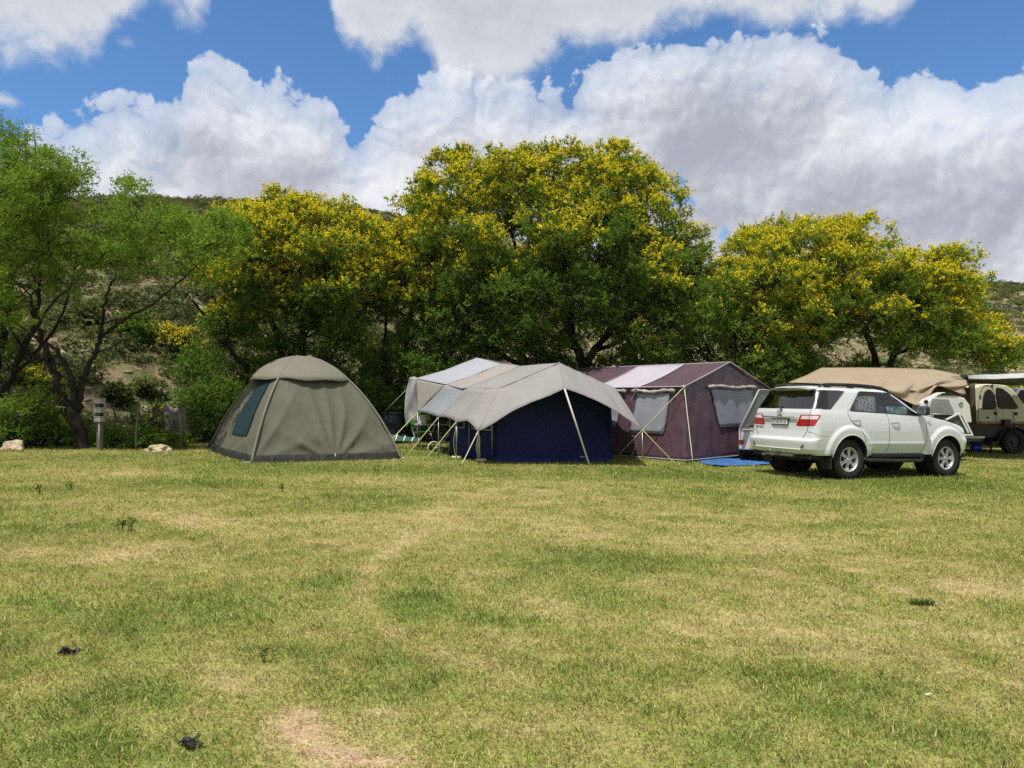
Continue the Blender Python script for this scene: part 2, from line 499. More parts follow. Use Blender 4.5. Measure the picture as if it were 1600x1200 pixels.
def axis(fine, core, far, n):
    c = np.arange(core[0], core[1] + fine / 2, fine)
    g = np.geomspace(fine * 1.3, far, n)
    return c, g
def build_ground():
    cx, g = axis(0.085, (-15, 15), 700, 46); xs = np.concatenate([cx[0] - np.cumsum(g * 0.28)[::-1], cx, cx[-1] + np.cumsum(g * 0.28)])
    cy, g = axis(0.075, (2.2, 21), 700, 46); ys = np.concatenate([cy[0] - np.cumsum(g * 0.28)[::-1], cy, cy[-1] + np.cumsum(g * 0.28)])
    X, Y = np.meshgrid(xs, ys, indexing='ij'); x, y = X.ravel(), Y.ravel()
    z = gz(x) + (vnoise(x, y, 0.5, 5, 3) - 0.5) * 0.012 * (1 - sstep(np.abs(x) + y, 30, 60))
    near = (np.abs(x) < 16) & (y > 0) & (y < 40)
    col = np.tile(np.array([[0.2, 0.17, 0.08]]), (len(x), 1))
    c, dry, bare, rim = lawn_color(x, y)
    k = (sstep(np.hypot(x, y), 60, 120))[:, None]
    col = c * (1 - k) + col * k
    z = z - bare * 0.006
    nx, ny = len(xs), len(ys)
    i, j = np.meshgrid(np.arange(nx - 1), np.arange(ny - 1), indexing='ij'); a = (i * ny + j).ravel()
    faces = np.stack([a, a + ny, a + ny + 1, a + 1], 1)
    m = bpy.data.materials.new('turf_soil'); m.use_nodes = True
    N = NT(m.node_tree); b = N.n['Principled BSDF']; b.inputs['Roughness'].default_value = 0.95; b.inputs['Specular IOR Level'].default_value = 0.1
    at_ = N.node('ShaderNodeAttribute', attribute_name='tint')
    tc = N.node('ShaderNodeTexCoord')
    f1 = N.smooth(N.noise(tc.outputs['Object'], 55, 4, 0.7), 0.3, 0.7, 0.55, 1.35)
    f2 = N.smooth(N.noise(tc.outputs['Object'], 12, 4, 0.7), 0.3, 0.7, 0.82, 1.18)
    v = N.node('ShaderNodeVectorMath', operation='SCALE'); N.l.new(at_.outputs['Color'], v.inputs[0]); N.l.new(N.mul(f1, f2), v.inputs['Scale'])
    N.l.new(v.outputs[0], b.inputs['Base Color'])
    bp = N.node('ShaderNodeBump'); bp.inputs['Strength'].default_value = 0.6; bp.inputs['Distance'].default_value = 0.02
    N.l.new(N.noise(tc.outputs['Object'], 40, 5, 0.7), bp.inputs['Height']); N.l.new(bp.outputs[0], b.inputs['Normal'])
    o = np_mesh('ground', np.stack([x, y, z], 1), faces, m, smooth=True, color=('POINT', col))
    tag(o, kind='structure')
build_ground()

def build_grass():
    R = rng(77)
    zones = [(2.45, 4.6, 9500), (4.6, 7.5, 5000), (7.5, 11.5, 2600), (11.5, 16, 1300), (16, 24, 700)]
    P = []; sc = []
    for y0, y1, dens in zones:
        area = 0.80 * (y1 ** 2 - y0 ** 2) + 3.0 * (y1 - y0); n = int(area * dens)
        t = R.random(n); y = np.sqrt(y0 ** 2 + (y1 ** 2 - y0 ** 2) * t)
        x = (R.random(n) * 2 - 1) * (0.80 * y + 1.5)
        P.append(np.stack([x, y], 1)); sc.append(np.full(n, math.sqrt(8200 / dens)))
    P = np.concatenate(P); sc = np.concatenate(sc) ** 0.62
    x, y = P[:, 0], P[:, 1]
    dry, bare, rim = lawn_fields(x, y)
    clump = vnoise(x, y, 0.10, 55, 2)
    keep = (R.random(len(x)) > bare * 1.15) & (R.random(len(x)) > rim * 0.9) & (R.random(len(x)) < 0.60 + 0.7 * clump)
    for (cx, cy, ex, ey) in NO_GRASS:
        keep &= ~(((x - cx) / ex) ** 2 + ((y - cy) / ey) ** 2 < 1)
    x, y, sc, dry, bare, clump = x[keep], y[keep], sc[keep], dry[keep], bare[keep], clump[keep]
    n = len(x); z = gz(x)
    L = (0.014 + 0.020 * R.random(n) ** 1.5 + 0.020 * (R.random(n) > .985)) * (0.75 + 0.5 * (1 - dry)) * sc ** 0.8 * (0.70 + 0.65 * clump)
    W = (0.0016 + 0.0014 * R.random(n)) * sc ** 1.25
    az = R.random(n) * 2 * np.pi; lean = (0.25 + 1.0 * R.random(n) ** 1.2) + 0.35 * dry
    d = np.stack([np.cos(az), np.sin(az)], 1); s = np.stack([-d[:, 1], d[:, 0]], 1)
    base = np.stack([x, y, z - 0.002], 1)
    hor = np.sin(lean) * L; ver = np.cos(np.minimum(lean, 1.45)) * L
    mid = base.copy(); mid[:, :2] += d * (hor * 0.40)[:, None]; mid[:, 2] += ver * 0.62
    tip = base.copy(); tip[:, :2] += d * hor[:, None]; tip[:, 2] += ver
    sw = np.zeros((n, 3)); sw[:, :2] = s * W[:, None]
    V = np.stack([base - sw, base + sw, mid + sw * 0.8, tip, mid - sw * 0.8], 1).reshape(-1, 3)
    k = np.arange(n) * 5
    f = np.stack([k, k + 1, k + 2, k + 3, k + 4], 1)
    # each blade is itself green or dead; patches differ in the share of dead blades
    r = R.random(n)
    dead = (r < 0.14 + 0.82 * dry ** 1.15)
    g = R.random((n, 1)); g2 = R.random((n, 1))
    cg = np.array([0.180, 0.270, 0.048]) * (1 - g) + np.array([0.39, 0.455, 0.105]) * g
    lush = np.clip(0.45 - dry, 0, 1)[:, None]
    cg = cg * (1 - 0.40 * lush)
    cs = np.array([0.39, 0.295, 0.120]) * (1 - g) + np.array([0.68, 0.57, 0.29]) * g
    c = np.where(dead[:, None], cs, cg) * (0.78 + 0.44 * g2)
    m = bpy.data.materials.new('grass_blade'); m.use_nodes = True
    N = NT(m.node_tree); N.n.remove(N.n['Principled BSDF'])
    at_ = N.node('ShaderNodeAttribute', attribute_name='tint')
    df = N.node('ShaderNodeBsdfDiffuse'); N.l.new(at_.outputs['Color'], df.inputs[0])
    t = N.node('ShaderNodeBsdfTranslucent'); N.l.new(at_.outputs['Color'], t.inputs[0])
    mx = N.node('ShaderNodeMixShader'); mx.inputs[0].default_value = 0.35
    N.l.new(df.outputs[0], mx.inputs[1]); N.l.new(t.outputs[0], mx.inputs[2]); N.l.new(mx.outputs[0], N.n['Material Output'].inputs[0])
    o = np_mesh('grass', V, f, m, color=('FACE', c))
    tag(o, kind='stuff'); o['label'] = 'short patchy green and straw coloured lawn grass covering the meadow'
    print('blades', n)
NO_GRASS = []

# ------------------------------------------------------------------ hills
def hill_el(a):
    pts = [(-400, 385), (-200, 362), (0, 340), (130, 333), (250, 330), (340, 330), (430, 333), (520, 337), (600, 348), (680, 366), (760, 380), (900, 416), (1040, 436), (1140, 440), (1300, 445), (1450, 450), (1540, 452), (1600, 455), (1750, 462), (1900, 470)]
    A = [sky_at(*p) for p in pts]
    return np.interp(a, [q[0] for q in A], [q[1] for q in A])
def hill_range(a):
    """distance of the foot and of the crest for each bearing"""
    px = 800 + F * np.tan(a)
    foot = np.interp(px, [-400, 0, 300, 600, 900, 1600, 2000], [19.5, 20.5, 23.5, 29, 50, 75, 75])
    crest = np.interp(px, [-400, 0, 300, 600, 800, 1000, 1600, 2000], [95, 100, 105, 120, 160, 230, 260, 260])
    return foot, crest
def hill_point(a, s):
    """a: bearing, s: 0 foot .. 1 crest .. beyond"""
    foot, crest = hill_range(a)
    R_ = foot + (crest - foot) * np.maximum(s, 0) ** 1.25
    el = hill_el(a)
    zc = 1.6 + el * crest
    z0 = np.where(foot > 40, -2.2, -1.0)
    ss = np.clip(s, 0, 1)
    prof = (1 - (1 - ss) ** 1.35) ** 1.12
    z = z0 + (zc - z0) * prof
    z = np.where(s > 1, zc - (s - 1) * 22 * (s > 1) , z)
    x = R_ * np.sin(a) / np.cos(a) * np.cos(a); y = R_ * np.cos(a)
    x = R_ * np.sin(a)
    n = (vnoise(x, y, 22, 61, 5, 0.55) - 0.5) * 3.4 + (vnoise(x, y, 4, 62, 4, 0.6) - 0.5) * 1.3
    w = sstep(s, 0.02, 0.25)
    z = z + n * w * (0.55 + 0.45 * (s < 0.9)) * np.where(s > 0.8, 0.35, 1.0)
    return x, y, z
def build_hill():
    na, ns = 520, 260
    a = np.linspace(-0.95, 0.92, na); s = np.concatenate([np.linspace(-0.0, 1.0, ns - 20), np.linspace(1.01, 1.6, 20)])
    A, S = np.meshgrid(a, s, indexing='ij')
    x, y, z = hill_point(A.ravel(), S.ravel())
    i, j = np.meshgrid(np.arange(na - 1), np.arange(ns - 1), indexing='ij'); q = (i * ns + j).ravel()
    faces = np.stack([q, q + ns, q + ns + 1, q + 1], 1)
    m = bpy.data.materials.new('scrub_slope'); m.use_nodes = True
    N = NT(m.node_tree); b = N.n['Principled BSDF']; b.inputs['Roughness'].default_value = 0.95; b.inputs['Specular IOR Level'].default_value = 0.1
    tc = N.node('ShaderNodeTexCoord'); O = tc.outputs['Object']
    soil = N.mixc(N.smooth(N.noise(O, 0.35, 5, 0.65), 0.35, 0.65), (0.24, 0.175, 0.105), (0.35, 0.27, 0.17))
    green = N.mixc(N.smooth(N.noise(O, 1.3, 4, 0.6), 0.35, 0.65), (0.075, 0.095, 0.035), (0.16, 0.17, 0.065))
    c = N.mixc(N.smooth(N.noise(O, 0.55, 6, 0.72), 0.42, 0.56), soil, green)
    c = N.mixc(N.smooth(N.noise(O, 1.9, 4, 0.7), 0.60, 0.66), c, (0.48, 0.43, 0.36))
    N.l.new(c, b.inputs['Base Color'])
    bp = N.node('ShaderNodeBump'); bp.inputs['Strength'].default_value = 0.9; bp.inputs['Distance'].default_value = 0.5
    N.l.new(N.noise(O, 1.6, 6, 0.7), bp.inputs['Height']); N.l.new(bp.outputs[0], b.inputs['Normal'])
    o = np_mesh('hill', np.stack([x, y, z], 1), faces, m, smooth=True)
    tag(o, kind='structure')
    R = rng(5)
    # scrub: thousands of small bushes as one mass
    n = 11500
    aa = R.uniform(-0.80, 0.80, n * 2); s_ = R.random(n * 2) ** 0.9 * 1.02 + 0.01
    x, y, z = hill_point(aa, s_)
    px = 800 + F * np.tan(aa)
    keep = (R.random(n * 2) < np.where(px > 1400, 1.0, np.where(px < 640, 0.85, 0.25))) & (vnoise(x, y, 6, 71, 3) + 0.28 * R.random(n * 2) > 0.46)
    x, y, z, s_ = [q[keep][:n] for q in (x, y, z, s_)]; n = len(x)
    dist = np.hypot(x, y)
    r = (0.25 + 0.65 * R.random(n) ** 1.6) * np.interp(dist, [20, 60, 250], [0.75, 1.0, 1.9])
    K = 95
    u = R.normal(size=(n, K, 3)); u /= np.linalg.norm(u, axis=2, keepdims=True); u[..., 2] = np.abs(u[..., 2])
    c = np.stack([x, y, z], 1)[:, None, :] + u * (r[:, None, None] * np.array([1, 1, .8])) * (0.55 + 0.5 * R.random((n, K, 1)))
    leaf_quads(c.reshape(-1, 3), (np.repeat(r, K) * 0.15), u.reshape(-1, 3), R, 'scrub', leaf_mat('scrub_leaf', (0.05, 0.07, 0.028), (0.18, 0.195, 0.08), 0.3),
               var=np.clip(np.repeat(R.random(n), K) * 0.8 + 0.3 * R.random(n * K), 0, 1), aspect=0.6)
    o = bpy.context.scene.objects['scrub']; tag(o, 'low grey green scrub dotted all over the rocky hillside', 'scrub', kind='stuff')
    # pale rocks
    n = 1300
    aa = R.uniform(-0.66, 0.64, n); s_ = R.random(n) ** 0.8 * 0.8 + 0.02
    x, y, z = hill_point(aa, s_); dist = np.hypot(x, y)
    r = (0.07 + 0.22 * R.random(n) ** 2.8) * np.interp(dist, [20, 60, 250], [0.8, 1.3, 2.4])
    ico = bmesh.new(); bmesh.ops.create_icosphere(ico, subdivisions=1, radius=1.0)
    iv = np.array([v.co[:] for v in ico.verts]); fi = np.array([[v.index for v in f.verts] for f in ico.faces]); ico.free()
    V = iv[None] * (0.55 + 0.75 * R.random((n, len(iv), 1))) * (r[:, None, None] * np.stack([1 + R.random(n), 0.8 + R.random(n), 0.5 + 0.4 * R.random(n)], 1)[:, None, :])
    th = R.random(n) * 6.28; ct, st = np.cos(th)[:, None], np.sin(th)[:, None]
    V = np.stack([V[..., 0] * ct - V[..., 1] * st, V[..., 0] * st + V[..., 1] * ct, V[..., 2]], 2) + np.stack([x, y, z], 1)[:, None, :]
    Fc = (fi[None] + (np.arange(n) * len(iv))[:, None, None]).reshape(-1, 3)
    o = np_mesh('rubble', V.reshape(-1, 3), Fc, mat('pale_rock', (0.38, 0.33, 0.27), 0.9, var=(2.0, 0.35), bump=(6, 0.6, 0.05)))
    tag(o, 'pale sandstone rocks scattered over the hillside', 'rocks', kind='stuff')

def leaf_quads(c, size, nrm, R, name, m, parent=None, var=None, aspect=0.5, droop=0.0, jitter=0.9):
    """one rhombic leaf per centre"""
    n = len(c)
    nn = nrm + R.normal(size=(n, 3)) * jitter
    nn /= np.linalg.norm(nn, axis=1, keepdims=True) + 1e-9
    t = R.normal(size=(n, 3)); t[:, 2] -= droop; t -= nn * (t * nn).sum(1, keepdims=True); t /= np.linalg.norm(t, axis=1, keepdims=True) + 1e-9
    b = np.cross(nn, t)
    s = np.asarray(size)[:, None] if np.ndim(size) else size
    V = np.stack([c + t * s, c + b * s * aspect, c - t * s, c - b * s * aspect], 1).reshape(-1, 3)
    k = np.arange(n) * 4
    f = np.stack([k, k + 1, k + 2, k + 3], 1)
    if var is None: var = R.random(n)
    return np_mesh(name, V, f, m, parent, attrs={'var': ('FACE', var)})
# ------------------------------------------------------------------ trees
BARK = mat('dark_bark', (0.030, 0.026, 0.022), 0.95, spec=0.15, var=(3, 0.4), bump=(14, 0.9, 0.03))
LEAF_GREEN = leaf_mat('fresh_leaf', (0.080, 0.150, 0.024), (0.300, 0.430, 0.070), 0.45)
LEAF_DARK = leaf_mat('deep_leaf', (0.045, 0.095, 0.020), (0.215, 0.335, 0.052), 0.38)
LEAF_OLIVE = leaf_mat('olive_leaf', (0.06, 0.085, 0.026), (0.19, 0.22, 0.07), 0.38)
BLOSSOM = leaf_mat('yellow_blossom', (0.86, 0.67, 0.016), (0.98, 0.84, 0.06), 0.40)

def in_poly(x, y, poly):
    poly = np.asarray(poly, float); n = len(poly); inside = np.zeros(x.shape, bool); j = n - 1
    for i in range(n):
        xi, yi = poly[i]; xj, yj = poly[j]
        c = ((yi > y) != (yj > y)) & (x < (xj - xi) * (y - yi) / (yj - yi + 1e-12) + xi)
        inside ^= c; j = i
    return inside
def poly_dist(x, y, poly):
    P = list(poly) + [poly[0]]
    return seg_dist(x, y, P)
def crown_clumps(poly, D, thick, n, seed, rad, zoff=0.0, lean=0.0):
    """clump centres through the crown's own volume"""
    R = rng(seed); poly = np.asarray(poly, float)
    lo, hi = poly.min(0), poly.max(0)
    C = []; tries = 0
    rpx = rad / D * F
    while len(C) < n and tries < 60:
        m = n * 6; x = R.uniform(lo[0], hi[0], m); y = R.uniform(lo[1], hi[1], m)
        k = in_poly(x, y, poly); x, y = x[k], y[k]
        d = poly_dist(x, y, poly); k = d > rpx * 0.36; x, y, d = x[k], y[k], d[k]
        dm = min((hi - lo)) * 0.42
        T = thick * np.sqrt(np.clip(1 - (1 - np.clip(d / dm, 0, 1)) ** 2, 0.02, 1))
        off = T * np.where(R.random(len(x)) < 0.72, np.sign(R.random(len(x)) - 0.5) * (0.65 + 0.35 * R.random(len(x))), R.uniform(-0.7, 0.7, len(x)))
        for xx, yy, oo in zip(x, y, off):
            p = at(xx, yy, D + oo)
            if all(np.sum((p - q) ** 2) > (rad * 0.62) ** 2 for q in C[-400:]):
                C.append(p)
                if len(C) >= n: break
        tries += 1
    return np.array(C)
def kmeans(P, k, R, it=8):
    c = P[R.choice(len(P), k, replace=False)]
    for _ in range(it):
        lab = np.argmin(((P[:, None] - c[None]) ** 2).sum(2), 1)
        for i in range(k):
            if (lab == i).any(): c[i] = P[lab == i].mean(0)
    return lab, c
def branch_curve(a, b, R, n=6, rise=0.18, wob=0.06):
    a, b = np.asarray(a), np.asarray(b); L = np.linalg.norm(b - a)
    m = (a + b) / 2 + np.array([0, 0, rise * L * 0.5]) + R.normal(size=3) * wob * L
    t = np.linspace(0, 1, n)[:, None]
    P = (1 - t) ** 2 * a + 2 * t * (1 - t) * m + t ** 2 * b
    P[1:-1] += R.normal(size=(n - 2, 3)) * wob * L * 0.18
    return P
def fast_tubes(specs, seg=5):
    """specs: list of (points (n,3), radii (n,)); returns verts, faces"""
    V, Fc, base = [], [], 0
    ang = np.linspace(0, 2 * np.pi, seg, endpoint=False); ca, sa = np.cos(ang), np.sin(ang)
    for P, r in specs:
        P = np.asarray(P); n = len(P)
        d = np.gradient(P, axis=0); d /= np.linalg.norm(d, axis=1, keepdims=True) + 1e-9
        ref = np.array([0.3, 0.8, 0.1]) if abs(d[0, 2]) > 0.5 else np.array([0.1, 0.2, 1.0])
        u = np.cross(d, ref); u /= np.linalg.norm(u, axis=1, keepdims=True) + 1e-9
        w = np.cross(d, u)
        ring = P[:, None] + (u[:, None] * ca[None, :, None] + w[:, None] * sa[None, :, None]) * np.asarray(r)[:, None, None]
        V.append(ring.reshape(-1, 3))
        i, k = np.meshgrid(np.arange(n - 1), np.arange(seg), indexing='ij'); i, k = i.ravel(), k.ravel(); k2 = (k + 1) % seg
        Fc.append(np.stack([i * seg + k, i * seg + k2, (i + 1) * seg + k2, (i + 1) * seg + k], 1) + base)
        base += n * seg
    return np.concatenate(V), np.concatenate(Fc)
def make_tree(name, label, cat, group, base, guides, C, rad, seed, leafm, leaves=60000, leaf=0.05, bloom=0.0, trunk_r=0.2, flat=0.62,
              bloom_top=None, twig=True, spread=1.0, tone=(0.0, 1.0), bloomsize=0.021, upward=0.45, yfade=1.6, tuft=0.20, fill=0.85, sprig=1.0):
    """base: foot point; guides: limbs as lists of 3D points with radii; C: clump centres"""
    R = rng(seed)
    base = np.asarray(base, float)
    root = empty(name, base, label=label, cat=cat, group=group)
    # ---- skeleton
    specs = []; nodes = []
    for pts, r0, r1 in guides:
        P = np.array(crom(pts, 6)); n = len(P)
        P[1:-1] += R.normal(size=(n - 2, 3)) * min(r0, .1) * 0.25
        rr = np.linspace(r0, r1, n) * (1 + 0.06 * R.normal(size=n))
        if abs(P[0][2] - base[2]) < 0.12: rr[:3] *= np.array([1.45, 1.18, 1.05])[:len(rr[:3])]
        specs.append((P, rr)); nodes += [(p, q) for p, q in zip(P[n // 4:], rr[n // 4:])]
    NP = np.array([q[0] for q in nodes]); NR = np.array([q[1] for q in nodes])
    k = max(3, len(C) // 7)
    lab, cen = kmeans(C, k, R)
    order = np.argsort(((cen - NP.mean(0)) ** 2).sum(1))
    for gi in order:
        mem = C[lab == gi]
        if not len(mem): continue
        tgt = cen[gi] - np.array([0, 0, 0.30 * rad])
        d = np.linalg.norm(NP - tgt, axis=1) + 0.9 * np.maximum(0, NP[:, 2] - tgt[2] + 0.3) * 1.5
        ni = np.argmin(d); a = NP[ni]
        end = a + (tgt - a) * 0.82
        r0 = min(NR[ni] * 0.75, 0.016 + 0.013 * math.sqrt(len(mem)) + 0.010 * np.linalg.norm(end - a) ** 0.5)
        P = branch_curve(a, end, R, 7)
        rr = np.linspace(r0, r0 * 0.55, 7); specs.append((P, rr))
        NP = np.concatenate([NP, P[2:]]); NR = np.concatenate([NR, rr[2:]])
        for c in mem:
            q = P[R.integers(3, 7)]
            Q = branch_curve(q, c, R, 5, 0.1, 0.08)
            specs.append((Q, np.linspace(r0 * 0.45, 0.006, 5)))
            for _ in range(3 if twig else 1):
                e = c + R.normal(size=3) * rad * np.array([.6, .6, .35]) + np.array([0, 0, 0.1 * rad])
                specs.append((branch_curve(Q[R.integers(1, 4)], e, R, 4, 0.1, 0.08), np.linspace(0.011, 0.004, 4)))
    V, Fc = fast_tubes(specs, 6)
    np_mesh('trunk', V - base, Fc, BARK, root, smooth=True)
    # ---- every clump carries a cap of tufts; sprigs of small leaves grow from the tufts
    nC = len(C)
    crad = rad * (0.70 + 0.6 * R.random(nC))
    nT = 15
    tu = R.normal(size=(nC, nT, 3)); tu[..., 2] += upward; tu /= np.linalg.norm(tu, axis=2, keepdims=True)
    tr = 0.45 + 0.62 * R.random((nC, nT)) ** 0.8
    T = C[:, None] + tu * (crad[:, None] * tr)[..., None] * np.array([spread, spread, flat])
    T = T.reshape(-1, 3); tu = tu.reshape(-1, 3); tr = tr.reshape(-1); tc = np.repeat(np.arange(nC), nT); tcr = np.repeat(crad, nT)
    keepT = R.random(len(T)) < fill
    T, tu, tr, tc, tcr = T[keepT], tu[keepT], tr[keepT], tc[keepT], tcr[keepT]
    trad = tuft * (0.7 + 0.6 * R.random(len(T))) * (tcr / rad) ** 0.5
    per = 11; nS = leaves // per
    ti = R.choice(len(T), nS, p=trad ** 2 / (trad ** 2).sum())
    u = R.normal(size=(nS, 3)) * 0.8 + tu[ti] * 0.5; u[:, 2] += 0.35; u /= np.linalg.norm(u, axis=1, keepdims=True)
    rr = R.random(nS) ** 0.6
    pos = T[ti] + u * (trad[ti] * rr)[:, None] * np.array([1, 1, .75])
    tw = u + R.normal(size=(nS, 3)) * 0.4; tw[:, 2] += 0.3; tw /= np.linalg.norm(tw, axis=1, keepdims=True)
    L = (0.10 + 0.20 * R.random(nS)) * sprig
    t = R.random((nS, per)); cc = pos[:, None] + tw[:, None] * (L[:, None] * t)[..., None] + R.normal(size=(nS, per, 3)) * 0.030
    cc = cc.reshape(-1, 3)
    ttone = 0.5 * R.random(nC)[tc] + 0.5 * R.random(len(T))
    var = np.clip(np.repeat(tone[0] + (tone[1] - tone[0]) * (0.5 * ttone[ti] + 0.15 * R.random(nS)), per) + 0.35 * (R.random(nS * per)) * (tone[1] - tone[0]), 0, 1)
    leaf_quads(cc - base, leaf * (0.65 + 0.7 * R.random(len(cc))), np.tile([0, -0.1, 0.8], (len(cc), 1)), R, 'crown', leafm, root, var=var, aspect=0.42, jitter=0.8)
    # ---- blossom: whole tufts flower together, mostly the sunny outer ones
    if bloom > 0:
        nz = vnoise(T[:, 0] + T[:, 1] * 0.5, T[:, 2] * 1.3 + T[:, 1] * 0.5, 1.3, seed + 3, 3)
        cz = C[:, 2]; zlo, zhi = np.percentile(cz, 4), np.percentile(cz, 97)
        h = (T[:, 2] - zlo) / (zhi - zlo)
        cen0 = C.mean(0); outer = np.linalg.norm((T - cen0) * np.array([1, 0.8, 1.0]), axis=1); outer /= np.percentile(outer, 95)
        score = bloom + 0.55 * (h - 0.55) * yfade + 1.7 * (nz - 0.5) + 0.35 * (tr - 0.75) + 0.30 * tu[:, 2] + 0.5 * (outer - 0.7)
        tsel = R.random(len(T)) < np.clip((score - .12) * 1.9, 0, 0.95)
        dens = np.where(tsel, 0.75 + 0.45 * R.random(len(T)), 0.015)
        sel = (R.random(nS) < dens[ti]) & (u[:, 2] > -0.35)
        ps, ts, Ls = pos[sel], tw[sel], L[sel]; m = len(ps); pf = 15
        bc = ps[:, None] + ts[:, None] * (Ls[:, None] * (0.35 + 0.85 * R.random((m, pf))))[..., None] + R.normal(size=(m, pf, 3)) * 0.026 + np.array([0, 0, 0.02])
        bc = bc.reshape(-1, 3)
        leaf_quads(bc - base, bloomsize * (0.6 + 0.8 * R.random(len(bc))), np.tile([0, -0.3, 0.5], (len(bc), 1)), R, 'blossom', BLOSSOM, root, aspect=0.85, jitter=1.2, var=np.clip(np.repeat(R.random(m), pf) * .7 + .3 * R.random(len(bc)), 0, 1))
    return root

def pts(D, *pp):
    """limb points: (px, py) or (px, py, depth offset)"""
    return [at(p[0], p[1], D + (p[2] if len(p) > 2 else 0)) for p in pp]
def foot(px, D):
    x = (px - 800) / F * D
    return np.array([x, D, float(gz(x))])

def build_trees():
    g1 = 'green thorn trees on the left of the camp'; g2 = 'yellow flowering thorn trees behind the tents'
    # --- leaning dark trunk beside the service post
    D = 17.9; b = foot(131, D)
    gd = [([b, *pts(D, (118, 655), (100, 622), (86, 585), (72, 545, .3), (58, 505, .4), (48, 462, .4))], 0.144, 0.030),
          ([*pts(D, (123, 668), (119, 640), (113, 605, -.2), (108, 580, -.3), (86, 545, -.4), (58, 528, -.5), (20, 500, -.6))], 0.101, 0.021),
          ([*pts(D, (122, 640), (126, 610), (134, 580), (150, 548), (158, 520, .2), (162, 485, .3), (170, 450, .4), (182, 430, .5))], 0.079, 0.018),
          ([*pts(D, (155, 528), (180, 510, -.3), (200, 495, -.4), (232, 480, -.5), (262, 455, -.6), (290, 432, -.5), (312, 410, -.4))], 0.050, 0.012),
          ([*pts(D, (146, 552), (170, 545, -.6), (195, 530, -.9), (215, 545, -1.0))], 0.025, 0.007),
          ([*pts(D, (160, 505), (190, 498, .6), (230, 498, 1.0), (280, 500, 1.2))], 0.022, 0.007),
          ([*pts(D, (93, 602), (60, 630, -.5), (30, 650, -.8), (-5, 668, -1))], 0.043, 0.018),
          ([*pts(D, (78, 562), (50, 555, .8), (20, 520, 1.4), (5, 480, 1.6))], 0.050, 0.018),
          ([*pts(D, (60, 510), (84, 470, -.6), (110, 450, -.9), (130, 425, -1))], 0.036, 0.012)]
    polyA = [(160, 330), (175, 312), (200, 290), (232, 304), (255, 332), (300, 338), (350, 345), (380, 368), (398, 398), (385, 425), (350, 438), (318, 458), (290, 440), (255, 425), (215, 432), (175, 425), (150, 440), (118, 430), (110, 380)]
    polyB = [(-30, 200), (30, 196), (52, 222), (100, 236), (150, 262), (160, 285), (128, 298), (112, 330), (130, 400), (118, 440), (80, 470), (30, 500), (-40, 520)]
    C = np.concatenate([crown_clumps(polyA, D, 1.7, 44, 11, 0.50), crown_clumps(polyB, D, 1.8, 50, 12, 0.52)])
    make_tree('thorn_tree', 'green thorn tree with dark leaning trunk beside the grey service post', 'tree', g1, b, gd, C, 0.52, 101, LEAF_GREEN,
              leaves=88000, leaf=0.034, trunk_r=.24, flat=0.6, tone=(0.1, 1.0), fill=0.55, tuft=.16, sprig=1.0)
    # --- its many-stemmed neighbour at the picture's edge
    D = 19.6; b = foot(-30, D)
    gd = [([b, *pts(D, (-10, 640), (20, 585), (40, 540), (60, 490, .3), (62, 430, .4), (58, 370))], 0.122, 0.030),
          ([*pts(D, (-25, 690), (-20, 620), (0, 560, -.5), (10, 500, -.8), (20, 420, -.8), (30, 330, -.6), (38, 250, -.5))], 0.108, 0.024),
          ([*pts(D, (-10, 640), (-60, 560), (-110, 500), (-140, 430))], 0.086, 0.024),
          ([*pts(D, (18, 590), (60, 545, .8), (90, 505, 1), (110, 450, 1.2), (120, 400, 1.2))], 0.058, 0.018)]
    poly = [(-260, 330), (-200, 230), (-120, 190), (-40, 172), (15, 176), (42, 190), (58, 216), (105, 232), (148, 258), (156, 282), (124, 292), (96, 300), (78, 335), (85, 380), (60, 420), (40, 470), (0, 560), (-60, 610), (-150, 600), (-240, 480)]
    C = crown_clumps(poly, D, 2.4, 92, 14, 0.62)
    make_tree('thorn_tree', 'tall bright green thorn tree cut off by the left picture edge', 'tree', g1, b, gd, C, 0.62, 102, LEAF_GREEN,
              leaves=125000, leaf=0.036, flat=0.58, tone=(0.05, 1.0), bloom=0.0, fill=.72, tuft=.20, sprig=1.0)
    # --- second: yellow topped bushy tree behind the dome tent
    D = 23.2; b = foot(458, D)
    gd = [([b, *pts(D, (452, 620), (440, 560), (425, 500), (405, 440), (395, 390))], 0.16, 0.04),
          ([*pts(D, (456, 640), (470, 560), (475, 490), (470, 420), (465, 360))], 0.15, 0.04),
          ([*pts(D, (462, 640), (500, 560), (530, 490), (545, 420), (550, 370))], 0.14, 0.04),
          ([*pts(D, (455, 650), (400, 590), (350, 540, .5), (325, 500, .6), (300, 470))], 0.11, 0.03),
          ([*pts(D, (500, 560), (545, 520, -.6), (570, 480, -.8), (590, 470))], 0.07, 0.03),
          ([*pts(D, (440, 570), (480, 520, 1), (510, 460, 1.4), (515, 400, 1.2))], 0.07, 0.03)]
    up = [(345, 340), (362, 318), (395, 308), (460, 308), (520, 316), (560, 328), (588, 352), (600, 400), (596, 450), (600, 520), (560, 560), (480, 520), (420, 500), (360, 520), (320, 500), (300, 450), (330, 400)]
    low = [(290, 505), (330, 480), (420, 520), (560, 540), (610, 560), (620, 690), (320, 692), (285, 660), (275, 600), (285, 550)]
    C = np.concatenate([crown_clumps(up, D, 2.6, 120, 21, 0.58), crown_clumps(low, D + 0.6, 1.6, 72, 22, 0.55)])
    cut = at(400, 530, D)[2]
    make_tree('flowering_tree', 'broad flat topped tree with yellow blossom behind the olive dome tent', 'tree', g2, b, gd, C, 0.58, 103, LEAF_DARK,
              leaves=260000, leaf=0.042, bloom=0.22, flat=0.62, yfade=4.6, tuft=.22, fill=.92)
